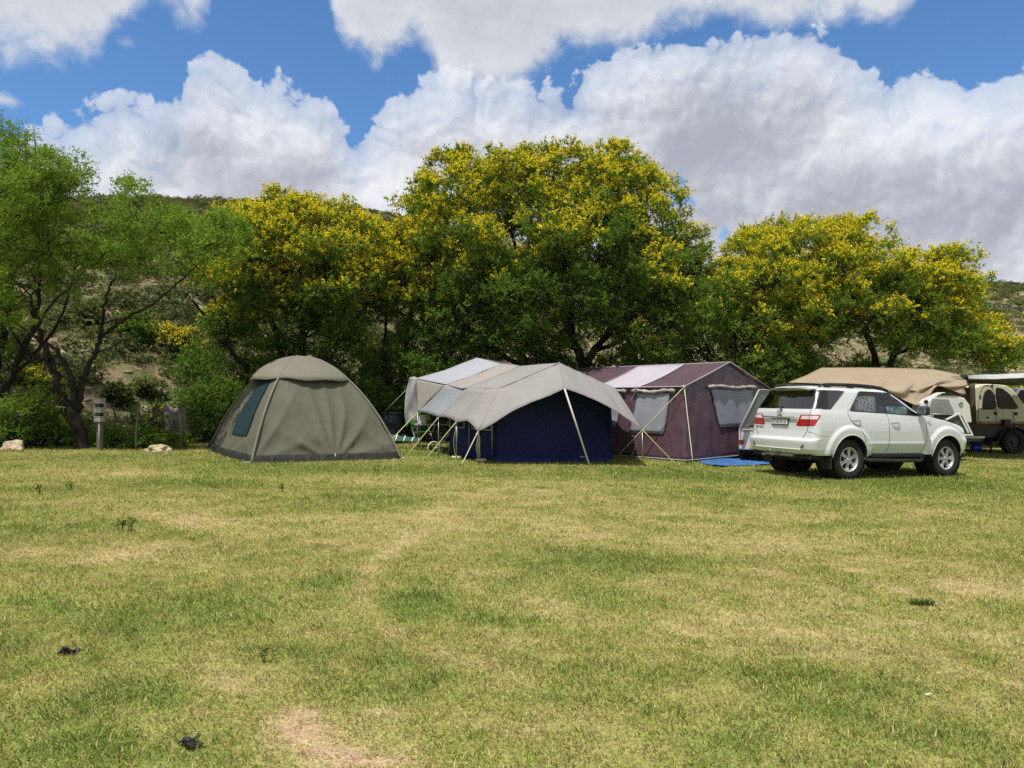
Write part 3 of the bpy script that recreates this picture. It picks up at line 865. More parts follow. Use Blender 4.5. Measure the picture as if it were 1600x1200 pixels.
    # --- smaller yellow tree between the dome tent and the canopy
    D = 24.4; b = foot(640, D)
    gd = [([b, *pts(D, (632, 640), (628, 580), (640, 510), (648, 440), (650, 390))], 0.12, 0.035),
          ([*pts(D, (634, 650), (610, 600), (600, 540), (605, 480), (612, 430))], 0.09, 0.03),
          ([*pts(D, (632, 620), (670, 570), (690, 520), (700, 470))], 0.09, 0.03)]
    poly = [(588, 400), (610, 360), (640, 345), (680, 365), (712, 400), (722, 460), (735, 540), (740, 640), (720, 692), (580, 692), (560, 640), (568, 560), (575, 480), (578, 430)]
    C = crown_clumps(poly, D, 1.7, 96, 24, 0.48)
    make_tree('flowering_tree', 'slim tree with yellow blossom between dome tent and grey canopy', 'tree', g2, b, gd, C, 0.50, 104, LEAF_DARK,
              leaves=120000, leaf=0.040, bloom=0.24, flat=0.62, yfade=3.4, tuft=.21, fill=.92)
    # --- the big one
    D = 25.0; b = foot(862, D)
    gd = [([b, *pts(D, (845, 640), (824, 580), (805, 530), (780, 480), (760, 430), (742, 380), (730, 320))], 0.20, 0.05),
          ([foot(905, D), *pts(D, (908, 620), (910, 565), (895, 530), (885, 470), (880, 400), (870, 330), (865, 275))], 0.20, 0.05),
          ([*pts(D, (912, 580), (930, 545), (960, 510), (985, 460), (1000, 400), (1005, 340), (1000, 300))], 0.14, 0.04),
          ([*pts(D, (893, 520), (860, 470, -.6), (820, 420, -1), (800, 370, -1.2), (800, 320, -1))], 0.10, 0.035),
          ([*pts(D, (930, 548), (1000, 520, .6), (1050, 480, .8), (1075, 430, .8), (1090, 410))], 0.09, 0.035),
          ([*pts(D, (822, 575), (770, 545, -.8), (720, 500, -1), (690, 450, -1), (670, 400, -.6))], 0.09, 0.03),
          ([*pts(D, (885, 460), (930, 420, 1.2), (950, 360, 1.6), (940, 300, 1.4))], 0.08, 0.03),
          ([*pts(D, (800, 520), (830, 470, 1.4), (850, 400, 2), (820, 330, 2))], 0.08, 0.03)]
    poly = [(632, 350), (648, 300), (668, 262), (690, 244), (735, 233), (780, 240), (828, 236), (868, 226), (925, 228), (965, 240), (1005, 252), (1032, 280), (1040, 308), (1072, 328), (1084, 362), (1108, 396),
            (1132, 432), (1140, 480), (1118, 525), (1082, 560), (1040, 600), (980, 580), (940, 530), (890, 560), (840, 560), (790, 590), (730, 590), (690, 560), (655, 500), (640, 430)]
    low = [(700, 560), (800, 570), (900, 560), (1010, 560), (1090, 560), (1130, 600), (1130, 660), (700, 660)]
    C = np.concatenate([crown_clumps(poly, D, 3.2, 290, 31, 0.66), crown_clumps(low, D + 1.2, 1.2, 46, 32, 0.6)])
    make_tree('flowering_tree', 'largest tree covered in yellow blossom behind the canopy and blue tent', 'tree', g2, b, gd, C, 0.70, 105, LEAF_DARK,
              leaves=600000, leaf=0.043, bloom=0.20, flat=0.62, yfade=2.9, tuft=.24, fill=.95)
    # --- low yellow bush tree in the gap
    D = 25.5; b = foot(1165, D)
    gd = [([b, *pts(D, (1160, 600), (1150, 540), (1140, 480), (1140, 440))], 0.10, 0.03),
          ([*pts(D, (1162, 620), (1185, 560), (1200, 500), (1190, 440))], 0.09, 0.03),
          ([*pts(D, (1162, 620), (1120, 570), (1100, 530))], 0.07, 0.03)]
    poly = [(1095, 470), (1118, 425), (1150, 410), (1195, 420), (1225, 470), (1240, 560), (1230, 650), (1100, 650), (1080, 560)]
    C = crown_clumps(poly, D, 1.6, 64, 34, 0.56)
    make_tree('flowering_tree', 'low loose green and yellow tree in the gap behind the purple tent', 'tree', g2, b, gd, C, 0.56, 106, LEAF_GREEN,
              leaves=56000, leaf=0.046, bloom=0.12, flat=0.66, yfade=1.6, tone=(0, .7))
    # --- right hand tree
    D = 27.5; b = foot(1372, D)
    gd = [([b, *pts(D, (1370, 620), (1366, 560), (1350, 510), (1330, 460), (1310, 410), (1300, 370))], 0.15, 0.04),
          ([*pts(D, (1372, 640), (1390, 570), (1415, 520), (1430, 470), (1440, 430))], 0.14, 0.04),
          ([foot(1240, D), *pts(D, (1232, 620), (1240, 560), (1240, 520), (1250, 480), (1245, 430), (1235, 380))], 0.16, 0.04),
          ([*pts(D, (1400, 552), (1450, 540, -.6), (1500, 545, -.8), (1545, 560, -1))], 0.07, 0.03),
          ([*pts(D, (1415, 520), (1470, 480), (1510, 450, .4), (1520, 440))], 0.07, 0.03),
          ([*pts(D, (1241, 505), (1210, 500, -.5), (1180, 460, -.8), (1165, 420, -.8))], 0.08, 0.03),
          ([*pts(D, (1350, 510), (1310, 500, -1.3), (1290, 450, -1.7))], 0.07, 0.03)]
    poly = [(1138, 402), (1155, 372), (1182, 346), (1222, 338), (1258, 350), (1292, 347), (1335, 350), (1372, 372), (1398, 392), (1430, 400), (1470, 408), (1500, 415), (1518, 440), (1530, 480),
            (1545, 520), (1548, 560), (1500, 572), (1450, 545), (1420, 560), (1370, 545), (1330, 520), (1300, 560), (1240, 600), (1185, 580), (1150, 530), (1140, 460)]
    extra = [(1460, 412), (1478, 402), (1504, 400), (1506, 412), (1480, 424)]
    extra2 = [(1535, 530), (1560, 518), (1576, 545), (1572, 580), (1545, 590)]
    low = [(1160, 560), (1240, 590), (1300, 560), (1340, 560), (1420, 580), (1420, 640), (1160, 640)]
    C = np.concatenate([crown_clumps(poly, D, 3.2, 220, 41, 0.66), crown_clumps(extra, D - 1, .3, 4, 42, 0.22), crown_clumps(extra2, D - 1, .5, 8, 43, 0.3), crown_clumps(low, D + .6, 1.2, 36, 44, 0.55)])
    make_tree('flowering_tree', 'spreading yellow blossom tree behind the white car and tan tent', 'tree', g2, b, gd, C, 0.68, 107, LEAF_GREEN,
              leaves=380000, leaf=0.043, bloom=0.42, flat=0.62, yfade=2.2, tone=(0, .75), tuft=.23, fill=.95)

# ------------------------------------------------------------------ shrubs and undergrowth, each its own plant
def make_shrub(px, D, w, h, seed, label, leafm, n=9000, leaf=0.040, bloom=0.0, group='dark shrubs growing behind the tents', z0=None, name='shrub'):
    R = rng(seed); b = foot(px, D)
    if z0 is not None: b[2] = z0
    nc = max(8, int(14 * w * h))
    C = b + np.stack([R.normal(size=nc) * w * 0.26, R.normal(size=nc) * w * 0.24, h * (0.02 + 0.88 * R.random(nc))], 1)
    gd = []
    for i in range(5):
        e = b + np.array([R.normal() * w * 0.25, R.normal() * w * 0.2, h * (0.5 + 0.4 * R.random())])
        gd.append(([b, b + (e - b) * 0.4 + R.normal(size=3) * 0.06, e], 0.035, 0.012))
    return make_tree(name, label, 'shrub', group, b, gd, C, 0.36 * min(1.2, (w * h) ** 0.4), seed, leafm, leaves=n, leaf=leaf, bloom=bloom, flat=0.8, twig=False, tuft=.15)
def build_shrubs():
    spec = [(20, 17.6, 1.3, 1.0, 'dark low shrub at the lawn edge near the sunlit boulder', LEAF_DARK, 0),
            (62, 17.9, 1.4, 1.2, 'bright green leafy shrub just left of the leaning dark trunk', LEAF_GREEN, 0),
            (300, 21.6, 1.3, 1.1, 'dark shrub touching the left side of the dome tent', LEAF_DARK, 0),
            (338, 21.6, 1.5, 1.8, 'dense dark shrub rising behind the dome tent window', LEAF_DARK, 0.0),
            (268, 22.0, .7, .7, 'pale green shrub behind the broken grey tree stump', LEAF_OLIVE, 0.05),
            (600, 24.0, 1.8, 2.1, 'dark shrub filling the gap right of the dome tent', LEAF_DARK, 0.0),
            (690, 25.4, 2.2, 2.2, 'dark shrub in the shade behind the grey canopy ridge', LEAF_DARK, 0.0),
            (765, 24.6, 2.2, 2.4, 'leafy shrub with few yellow flowers behind the canopy sag', LEAF_DARK, 0.06),
            (850, 25.2, 2.4, 2.3, 'shrub with yellow flowers behind the canopy front peak', LEAF_OLIVE, 0.10),
            (950, 25.6, 2.4, 2.2, 'dark shrub behind the far end of the purple tent', LEAF_DARK, 0.0),
            (1030, 26.2, 2.4, 2.3, 'dark shrub behind the lavender roof band', LEAF_DARK, 0.0),
            (1110, 26.2, 2.4, 2.3, 'dark shrub behind the purple tent gable', LEAF_DARK, 0.04),
            (1200, 24.8, 2.2, 2.3, 'dark shrub between purple tent and tan canvas roof', LEAF_DARK, 0.0),
            (1290, 27.5, 2.6, 2.4, 'shrub with yellow flowers showing above the tan canvas roof', LEAF_OLIVE, 0.12),
            (1420, 28.5, 2.8, 2.4, 'bright green shrub above the middle of the tan canvas roof', LEAF_GREEN, 0.05),
            (1520, 29.5, 2.8, 2.5, 'olive shrub behind the grey awning', LEAF_OLIVE, 0.05),
            (1600, 30.5, 2.8, 2.4, 'grey green shrub behind the awning at the right edge', LEAF_OLIVE, 0.0)]
    for i, (px, D, w, h, lab, lm, bl) in enumerate(spec):
        make_shrub(px, D, w, h, 300 + i, lab, lm, n=int(5200 * w * h ** 0.8) , bloom=bl)
    # bushes on the slope seen through the left trees
    sl = [(212, 530, 0.12, 1.1, 0.9, 'round dark green bush on the pale slope behind the left trees', LEAF_DARK, 0),
          (266, 540, 0.13, 1.2, 0.8, 'yellow flowering bush on the slope right of the round green one', LEAF_OLIVE, 0.6),
          (176, 626, 0.03, .8, .55, 'pale grey green bush on the slope behind the service post', LEAF_OLIVE, 0),
          (225, 606, 0.05, 1.0, .5, 'spreading pale bush on the slope above the fence posts', LEAF_OLIVE, 0),
          (60, 600, 0.05, 1.0, .7, 'green bush on the slope at the left of the leaning trunk', LEAF_GREEN, 0.05),
          (140, 500, 0.14, .9, .7, 'grey green bush on the slope framed by the trunk fork', LEAF_OLIVE, 0)]
    for i, (px, py, s, w, h, lab, lm, bl) in enumerate(sl):
        a = math.atan((px - 800) / F)
        # walk up the slope until it lies on this bearing and height
        best = min(np.linspace(0.0, 0.7, 200), key=lambda q: abs((lambda p: (622 - (p[2] - 1.6) / p[1] * F) - py)(tuple(float(v[0]) for v in hill_point(np.array([a]), np.array([q]))))))
        p = [float(v[0]) for v in hill_point(np.array([a]), np.array([best]))]
        make_shrub(px, p[1], w * p[1] / 26, h * p[1] / 26, 340 + i, lab, lm, n=9000, leaf=0.06, bloom=bl, group='bushes on the slope behind the left trees', z0=p[2] - 0.40)
# ------------------------------------------------------------------ camp materials
def fabric(name, color, rough=0.85, trans=0.0, weave=260, fold=(2.2, 0.25, 0.02), var=0.10, sheen=0.0, spec=0.25):
    m = bpy.data.materials.new(name); m.use_nodes = True
    N = NT(m.node_tree); b = N.n['Principled BSDF']
    tc = N.node('ShaderNodeTexCoord'); O = tc.outputs['Object']
    f = N.smooth(N.noise(O, 1.1, 5, 0.65), 0.3, 0.7)
    lo = tuple(c * (1 - var) for c in color); hi = tuple(min(1, c * (1 + var)) for c in color)
    c1 = N.mixc(f, lo, hi)
    g = N.smooth(N.noise(O, 9, 4, 0.7), 0.55, 0.75, 0.0, 0.35)
    c1 = N.mixc(g, c1, tuple(c * (1 - 2 * var) for c in color))
    N.l.new(c1, b.inputs['Base Color'])
    b.inputs['Roughness'].default_value = rough; b.inputs['Specular IOR Level'].default_value = spec
    mp = N.node('ShaderNodeMapping'); N.l.new(O, mp.inputs[0]); mp.inputs['Scale'].default_value = (1, 1, 0.35)
    h = N.add(N.mul(N.noise(mp.outputs[0], fold[0], 5, 0.6, 0.4), 1.0), N.mul(N.noise(mp.outputs[0], fold[0] * 6, 3, 0.6, 0.2), 0.18))
    bp = N.node('ShaderNodeBump'); bp.inputs['Strength'].default_value = fold[1]; bp.inputs['Distance'].default_value = fold[2] * 6
    N.l.new(h, bp.inputs['Height']); N.l.new(bp.outputs[0], b.inputs['Normal'])
    if trans:
        tr = N.node('ShaderNodeBsdfTranslucent'); N.l.new(c1, tr.inputs[0])
        mx = N.node('ShaderNodeMixShader'); mx.inputs[0].default_value = trans
        N.l.new(b.outputs[0], mx.inputs[1]); N.l.new(tr.outputs[0], mx.inputs[2])
        N.l.new(mx.outputs[0], N.n['Material Output'].inputs[0])
    return m
OLIVE_CANVAS = fabric('olive_canvas', (0.112, 0.110, 0.082), var=0.08)
OLIVE_FLY = fabric('olive_fly', (0.170, 0.163, 0.125), var=0.06, fold=(2.0, 0.12, 0.015))
GREY_CANVAS = fabric('grey_canvas', (0.290, 0.275, 0.268), trans=0.10, var=0.06, fold=(1.6, 0.18, 0.02))
PALE_CANVAS = fabric('pale_canvas', (0.36, 0.375, 0.41), trans=0.10, var=0.05, fold=(1.6, 0.15, 0.02))
CREAM_CANVAS = fabric('cream_canvas', (0.345, 0.320, 0.295), trans=0.14, var=0.05, fold=(1.6, 0.15, 0.02))
BLUEGREY_CANVAS = fabric('blue_grey_canvas', (0.29, 0.315, 0.345), trans=0.10, var=0.05, fold=(3, 0.3, 0.02))
NAVY = fabric('navy_nylon', (0.012, 0.018, 0.095), rough=0.7, var=0.18, fold=(1.8, 0.5, 0.03))
PLUM = fabric('plum_nylon', (0.095, 0.058, 0.072), rough=0.45, var=0.10, fold=(2.6, 0.45, 0.03), spec=0.5)
PLUM_WALL = fabric('plum_wall', (0.098, 0.054, 0.070), rough=0.40, var=0.03, fold=(1.6, 0.35, 0.03), spec=0.5)
LAVENDER = fabric('lavender_nylon', (0.42, 0.39, 0.45), rough=0.6, var=0.04)
MESHWIN = fabric('window_gauze', (0.265, 0.280, 0.315), rough=0.55, var=0.03, fold=(1.5, 0.15, 0.02), spec=0.4)
TEALWIN = fabric('teal_gauze', (0.008, 0.028, 0.036), rough=0.8, var=0.15, fold=(3, 0.4, 0.02))
ROLL = fabric('rolled_flap', (0.44, 0.39, 0.35), var=0.12, fold=(5, 0.8, 0.03))
DARKSKIRT = fabric('dark_skirt', (0.024, 0.024, 0.021), rough=0.6, var=0.2, fold=(5, 0.6, 0.03))
KHAKI = fabric('khaki_canvas', (0.315, 0.250, 0.175), var=0.06, fold=(1.8, 0.35, 0.02))
BROWNFLAP = fabric('brown_flap', (0.10, 0.08, 0.055), var=0.15, fold=(3, 0.5, 0.02))
TOWEL = fabric('grey_cloth', (0.36, 0.355, 0.37), var=0.08, fold=(3, 0.25, 0.02))
ROPE = mat('pale_rope', (0.62, 0.60, 0.45), 0.8)
ROPE_Y = mat('yellow_green_rope', (0.55, 0.58, 0.24), 0.8)
STEEL = mat('dull_steel', (0.35, 0.35, 0.36), 0.4, 0.9)
BLACKPL = mat('black_plastic', (0.018, 0.018, 0.020), 0.45)
WHITEPL = mat('white_plastic', (0.72, 0.72, 0.70), 0.4)
TARPBLUE = mat('blue_tarpaulin', (0.035, 0.13, 0.36), 0.6, bump=(7, 0.7, 0.05), var=(3, 0.25))

def rope(parent, a, b, r=0.011, m=None, sag=0.0, name='guy_rope'):
    a, b = np.asarray(a, float), np.asarray(b, float); P = []
    for t in np.linspace(0, 1, 8):
        p = a + (b - a) * t; p[2] -= sag * 4 * t * (1 - t); P.append(p)
    mb = MB(); o0 = np.array(parent.location) if parent is not None else np.zeros(3)
    mb.tube([p - o0 for p in P], r, 6)
    return mb.build(name, m or ROPE, parent)
def peg(parent, p, name='tent_peg'):
    mb = MB(); o0 = np.array(parent.location); q = np.asarray(p) - o0
    mb.tube([q + np.array([0, 0, -.05]), q + np.array([0, 0.01, 0.05]), q + np.array([0.02, 0.01, 0.065])], 0.006, 5)
    return mb.build(name, STEEL, parent)

# ------------------------------------------------------------------ olive dome tent
def build_dome():
    FLc = G(393, 724); FRc = G(626, 717); BLc = G(326, 701)
    ex = FRc - FLc; ey = BLc - FLc
    # make the plan a true parallelogram close to a square
    W = np.linalg.norm(ex[:2]); n = np.array([-ex[1], ex[0], 0]) / W
    ey = n * np.dot(ey, n) * 1.0 + ex / W * np.dot(ey, ex / W) * 1.0
    BLc = FLc + ey; BRc = FRc + ey
    cen = (FLc + FRc + BLc + BRc) / 4; zc = float(gz(cen[0])); cen[2] = zc
    H = 1.6 + (622 - 556) / F * cen[1] - zc
    corners = [FLc, FRc, BRc, BLc]
    root = empty('dome_tent', cen, label='olive dome tent with dark blue side window and drooping eave flap', cat='tent')
    root['label'] = 'olive green dome tent with a tall blue mesh window on its left side'
    def prof(h): return np.sqrt(max(1 - h, 0.0)) * (1 + 0.02 * math.sin(math.pi * h))
    def P(side, u, h, out=0.0):
        """side 0 front,1 right,2 back,3 left; u along the side, h 0..1 up"""
        a, b = corners[side] - cen, corners[(side + 1) % 4] - cen
        r = prof(h)
        p = (a * (1 - u) + b * u) * r
        # upper part rounds off towards a dome; walls stay flat between the poles
        c = (a * (1 - u) + b * u); L = np.linalg.norm(c[:2]); La = (np.linalg.norm(a[:2]) + np.linalg.norm(b[:2])) / 2
        k = 0.10 + 0.62 * sstep(h, 0.55, 1.0)
        p = p * (1 + k * (La / L * 0.94 - 1)) if L > 0 else p
        nrm = np.array([(b - a)[1], -(b - a)[0], 0]); nrm /= np.linalg.norm(nrm)
        p = p + nrm * out + np.array([0, 0, h * H])
        return p
    def folds(side, u, h, seed):
        e = 0.0
        # tension folds fanning from the middle of the hem and from each lower corner
        for (fu, fh, A, k) in ((0.52, 0.0, 0.040, 15), (0.0, 0.02, 0.026, 9), (1.0, 0.02, 0.026, 9)):
            ang = math.atan2(h * 1.0 + 1e-4, (u - fu) * 1.6)
            d = math.hypot((u - fu) * 1.6, h)
            e += (0.5 if side == 3 else 1.5) * A * (1.1 - 1.9 * abs(math.sin(ang * k * .5 + seed * 1.7)) ** .7) * min(1, d * 3) * max(0, 1 - d * 0.9)
        e += 0.012 * math.sin(u * 23 + seed) * max(0, 1 - h * 5)
        e += (float(vnoise(np.array([u * 6 + seed * 9]), np.array([h * 5.0]), 1.0, 9, 3)[0]) - 0.5) * (0.010 if side == 3 else 0.03)
        return e
    HE = 0.80
    names = ['front_wall', 'side_wall', 'back_wall', 'window_wall']
    for side in range(4):
        mb = MB(); rows = []
        for h in np.linspace(0.035, HE + 0.05, 40):
            rows.append([P(side, u, h, out=folds(side, u, h, side + 1) - 0.05 * sstep(h, 0.5, 0.78) * math.sin(math.pi * u)) for u in np.linspace(0.0, 1, 70)])
        mb.grid(rows); mb.build('wall', OLIVE_CANVAS, root)
    # dark groundsheet skirt
    mb = MB(); rows = []
    for h, o in ((-0.004, 0.06), (0.02, 0.055), (0.05, 0.05), (0.066, 0.03)):
        row = []
        for side in range(4):
            for u in np.linspace(0, 1, 24, endpoint=False):
                p = P(side, u, max(h, 0), out=o + 0.012 * math.sin(u * 31 + side)); p[2] = h * H if h > 0 else 0.0
                w = cen + p; p[2] += float(gz(w[0])) - zc
                row.append(p)
        rows.append(row)
    mb.grid(rows, closed=True); mb.build('groundsheet_skirt', DARKSKIRT, root)
    # roof fly: upper dome, hanging a little past the wall
    mb = MB(); rows = []
    hs = np.linspace(1.0, HE, 22)
    for h in hs:
        row = []
        for side in range(4):
            for u in np.linspace(0, 1, 30, endpoint=False):
                hh = h
                mid = math.sin(math.pi * u)
                lo = (1 - h) / (1 - HE)
                hh = h - (0.0 + 0.012 * mid) * lo ** 2
                row.append(P(side, u, hh, out=0.035 + 0.10 * lo * mid + 0.006 * math.sin(u * 17 + h * 8)))
        rows.append(row)
    # hem turned down
    row = []
    for side in range(4):
        for u in np.linspace(0, 1, 30, endpoint=False):
            mid = math.sin(math.pi * u)
            row.append(P(side, u, HE - 0.045 - 0.012 * mid + 0.006 * math.sin(u * 13), out=0.04 + 0.10 * mid))
    rows.append(row)
    mb.grid(rows, closed=True); mb.build('roof_fly', OLIVE_FLY, root, solid=0.006)
    # curved poles in sleeves at the corners
    for side in range(4):
        mb = MB(); mb.tube([P(side, 0.0, h, 0.0) * np.array([1.012, 1.012, 1.0]) for h in np.linspace(0.0, 0.995, 26)], 0.026, 8)
        mb.build('pole_sleeve', OLIVE_FLY, root)
    # tall mesh window in the left wall (u runs from back corner to front corner)
    mb = MB(); rows = []
    for h in np.linspace(0.22, 0.815, 16):
        t = (h - 0.22) / 0.58
        u0 = 0.50 + 0.04 * t; u1 = 0.80 + 0.02 * t
        rows.append([P(3, u, h, out=folds(3, u, h, 4) - 0.05 * sstep(h, 0.5, 0.78) * math.sin(math.pi * u) + 0.030) for u in np.linspace(u0, u1, 12)])
    mb.grid(rows); mb.build('window', TEALWIN, root)
    # strap at the hem and loose pegs
    q = P(0, 0.53, 0.06, 0.045); mb = MB(); mb.box(q + np.array([0, -0.01, -0.06]), (0.03, 0.012, 0.17)); mb.build('hem_strap', ROPE, root, bevel=0.003)
    for c, d in ((FLc, (-.16, -.06)), (BLc, (-.22, 0.02)), (FRc, (.12, -.1))):
        e = c + np.array([d[0], d[1], 0]); e[2] = float(gz(e[0])) + 0.02
        rope(root, c + np.array([0, 0, .03]), e, 0.009, name='hem_loop'); peg(root, e)
build_dome()

# ------------------------------------------------------------------ canvas canopy
def cloth(parent, rows, m, name, sub=8, origin=None, wob=0.012, seed=1, solid=0.006, smooth_rows=False):
    """rows: 2D list of world points, smoothly filled"""
    R = rng(seed); A = np.array([[np.asarray(p, float) for p in r] for r in rows])
    if origin is not None: A = A - np.asarray(origin)
    nr, ncn = A.shape[:2]
    g = [lin(list(A[i]), sub) for i in range(nr)]
    g = np.array(g); out = []
    for j in range(g.shape[1]):
        out.append((crom if smooth_rows else lin)(list(g[:, j]), sub))
    out = np.array(out).transpose(1, 0, 2)
    # soft sag and wrinkle, edges stay put
    n0, n1 = out.shape[:2]
    i, j = np.meshgrid(np.arange(n0), np.arange(n1), indexing='ij')
    w = (vnoise(i * 1.0, j * 1.0, 5.0, seed, 3) - 0.5) * 2 * wob
    out[..., 2] += w
    mb = MB(); mb.grid(out.tolist()); return mb.build(name, m, parent, solid=solid)

def build_canopy():
    R0 = at(745, 559, 20.0); R1 = at(812, 571.5, 18.3); R2 = at(874, 567, 17.0)
    E0 = at(648, 591, 20.6); E05 = at(697, 601, 18.6); E1 = at(722, 607, 17.6); E2 = at(781, 607, 16.6)
    L0 = at(652.5, 644, 19.6); L1 = at(685, 652, 17.9); L2 = at(713, 659, 16.8); L3 = at(747, 674, 15.8)
    Ff = at(882, 607, 15.9)                       # lip over the front pole
    Rr2 = at(962, 607, 17.4); Rc = at(1004, 672, 16.3)
    org = np.array([(R2[0] + L3[0]) / 2, 17.5, float(gz(0.5))])
    root = empty('canvas_canopy', org, label='large grey canvas canopy on poles and ropes stretched over the blue tent', cat='canopy')
    mid = lambda a, b, t, dz=0: a + (b - a) * t + np.array([0, 0, dz])
    # upper left slope: three cloths side by side
    cloth(root, [[R0, mid(R0, R1, .6, -.03)], [mid(R0, E0, .5, -.05), mid(mid(R0, R1, .6), E05, .5, -.05)], [E0, E05]], PALE_CANVAS, 'roof_panel', origin=org, seed=3)
    cloth(root, [[mid(R0, R1, .6, -.03), R1], [mid(mid(R0, R1, .6), E05, .5, -.05), mid(R1, E1, .5, -.05)], [E05, E1]], CREAM_CANVAS, 'roof_panel', origin=org, seed=4)
    cloth(root, [[R1, R2], [mid(R1, E1, .5, -.03), mid(R2, E2, .5, 0.0)], [E1, E2]], GREY_CANVAS, 'roof_panel', origin=org, seed=5)
    # lower left flap, hanging to the scalloped edge
    def scallop(a, b, n=7, d=0.06, inn=0.0):
        return [mid(a, b, t, d * 4 * t * (1 - t)) for t in np.linspace(0, 1, n)]
    def flap(ta, tb, ba, bb, m, seed, d=0.05):
        top = [mid(ta, tb, t) for t in np.linspace(0, 1, 7)]; bot = scallop(ba, bb, 7, d)
        mdl = [mid(a, b, .5, -0.025) for a, b in zip(top, bot)]
        cloth(root, [top, mdl, bot], m, 'side_flap', 4, origin=org, seed=seed)
    T01 = E05; T12 = mid(E1, E2, .18)
    flap(T01, T12, L0, L1, BLUEGREY_CANVAS, 6, 0.03)
    flap(T12, mid(E1, E2, .62), L1, L2, GREY_CANVAS, 7, 0.05)
    # the last flap dips to the low corner
    top = [mid(mid(E1, E2, .62), E2, t) for t in np.linspace(0, 1, 9)]
    bot = [L2 + (L3 - L2) * t + np.array([0, 0, .17 * math.sin(math.pi * min(1, t * 1.08)) ** 1.0 * (t ** .5)]) for t in np.linspace(0, 1, 9)]
    cloth(root, [top, [mid(a, b, .5, -.02) for a, b in zip(top, bot)], bot], GREY_CANVAS, 'side_flap', 4, origin=org, seed=8)
    # front hood: from ridge end and rail ends out to the lip and the two low corners
    n = 13; rows = []
    top = [mid(E2, R2, t) for t in np.linspace(0, 1, n)] + [mid(R2, Rr2, t) for t in np.linspace(0, 1, n)][1:]
    hemL = [L3 + (Ff - L3) * t + np.array([0, 0, -.05 * math.sin(math.pi * t) + .12 * math.sin(math.pi * t) ** 2]) for t in np.linspace(0, 1, n)]
    hemR = [Ff + (Rc - Ff) * t + np.array([0, 0, 0.11 * math.sin(math.pi * t)]) for t in np.linspace(0, 1, n)]
    bot = hemL + hemR[1:]
    md = []
    for q, (a, b) in enumerate(zip(top, bot)):
        s = abs(q - (n - 1)) / (n - 1)
        md.append(mid(a, b, .5, 0.03 * s - 0.01 * math.cos(q * 2.1)))
    cloth(root, [top, md, bot], GREY_CANVAS, 'front_hood', 4, origin=org, wob=0.014, seed=9)
    # right slope, far side
    Rr1 = at(930, 603, 19.8); Rb = at(985, 655, 18.9)
    cloth(root, [[R2, R1 + np.array([.25, .6, 0])], [mid(R2, Rr2, .5), mid(R1, Rr1, .6)], [Rr2, Rr1]], GREY_CANVAS, 'roof_panel', origin=org, seed=10)
    cloth(root, [[Rr2, Rr1], [Rc, Rb]], GREY_CANVAS, 'side_flap', origin=org, seed=11)
    # back end slope of the first cloth
    bk = at(800, 600, 22.0); cloth(root, [[R0, R1], [at(760, 585, 21.5), at(830, 590, 20)]], PALE_CANVAS, 'roof_panel', origin=org, seed=12)
    # cream end curtain and its dark inside
    cloth(root, [[E0 + np.array([0, -.02, -.02]), E05 + np.array([0, .02, -.02])], [mid(E0, L0, .5), mid(E05, L0, .5, .0)], [L0, L0 + np.array([.03, -.02, .02])]], CREAM_CANVAS, 'end_curtain', 8, origin=org, wob=.02, seed=13)
    # seams and welts
    for a, b in ((R2, Ff), (E2, mid(L3, E2, .0)), (E2, R2)):
        mb = MB(); mb.tube([mid(a, b, t) - org + np.array([0, -.004, .008]) for t in np.linspace(0, 1, 6)], 0.012, 6); mb.build('seam', GREY_CANVAS, root)
    mb = MB(); mb.tube([p - org for p in crom([E2, mid(E2, L3, .5, -.02), L3], 5)], 0.014, 6); mb.build('seam', PALE_CANVAS, root)
    # poles
    for a, gp in ((Ff, (921, 727)), ):
        mb = MB(); g = G(*gp); mb.tube([a - org, g - org], 0.020, 8); mb.build('front_pole', WHITEPL, root)
    for a in (L0, L1, L2, L3, Rc):
        g = a.copy(); g[2] = float(gz(g[0])); mb = MB(); mb.tube([a - org + np.array([0, 0.03, -.02]), g - org], 0.012, 6); mb.build('upright_pole', STEEL, root)
    # ropes
    for a, gp, mm in ((at(637, 607, 20.6), (560, 684), ROPE), (L0, (588, 712), ROPE_Y), (L1, (635, 713), ROPE_Y), (L2, (664, 719), ROPE_Y), (L3, (720, 729), ROPE), (Rc, (1060, 730), ROPE_Y),
                      (Rc, (985, 716), ROPE)):
        g = G(*gp); rope(root, a, g, 0.011, mm); peg(root, g)
    # cloths hung over the far corner
    cl = empty('hanging_cloth', E0, label='crumpled pale grey cloth draped over the far left end of the canopy', cat='cloth')
    K = [[(640, 590), (647, 588), (652, 590)], [(634, 615), (645, 612), (653, 618)], [(632, 645), (642, 640), (655, 648)], [(635, 668), (644, 655), (652, 662)]]
    rows = [[at(px, py, 20.35 + 0.07 * ((i + j) % 2)) for j, (px, py) in enumerate(r)] for i, r in enumerate(K)]
    cloth(cl, rows, TOWEL, 'cloth', 6, origin=E0, wob=.02, seed=21, smooth_rows=True)
    return L2, L3
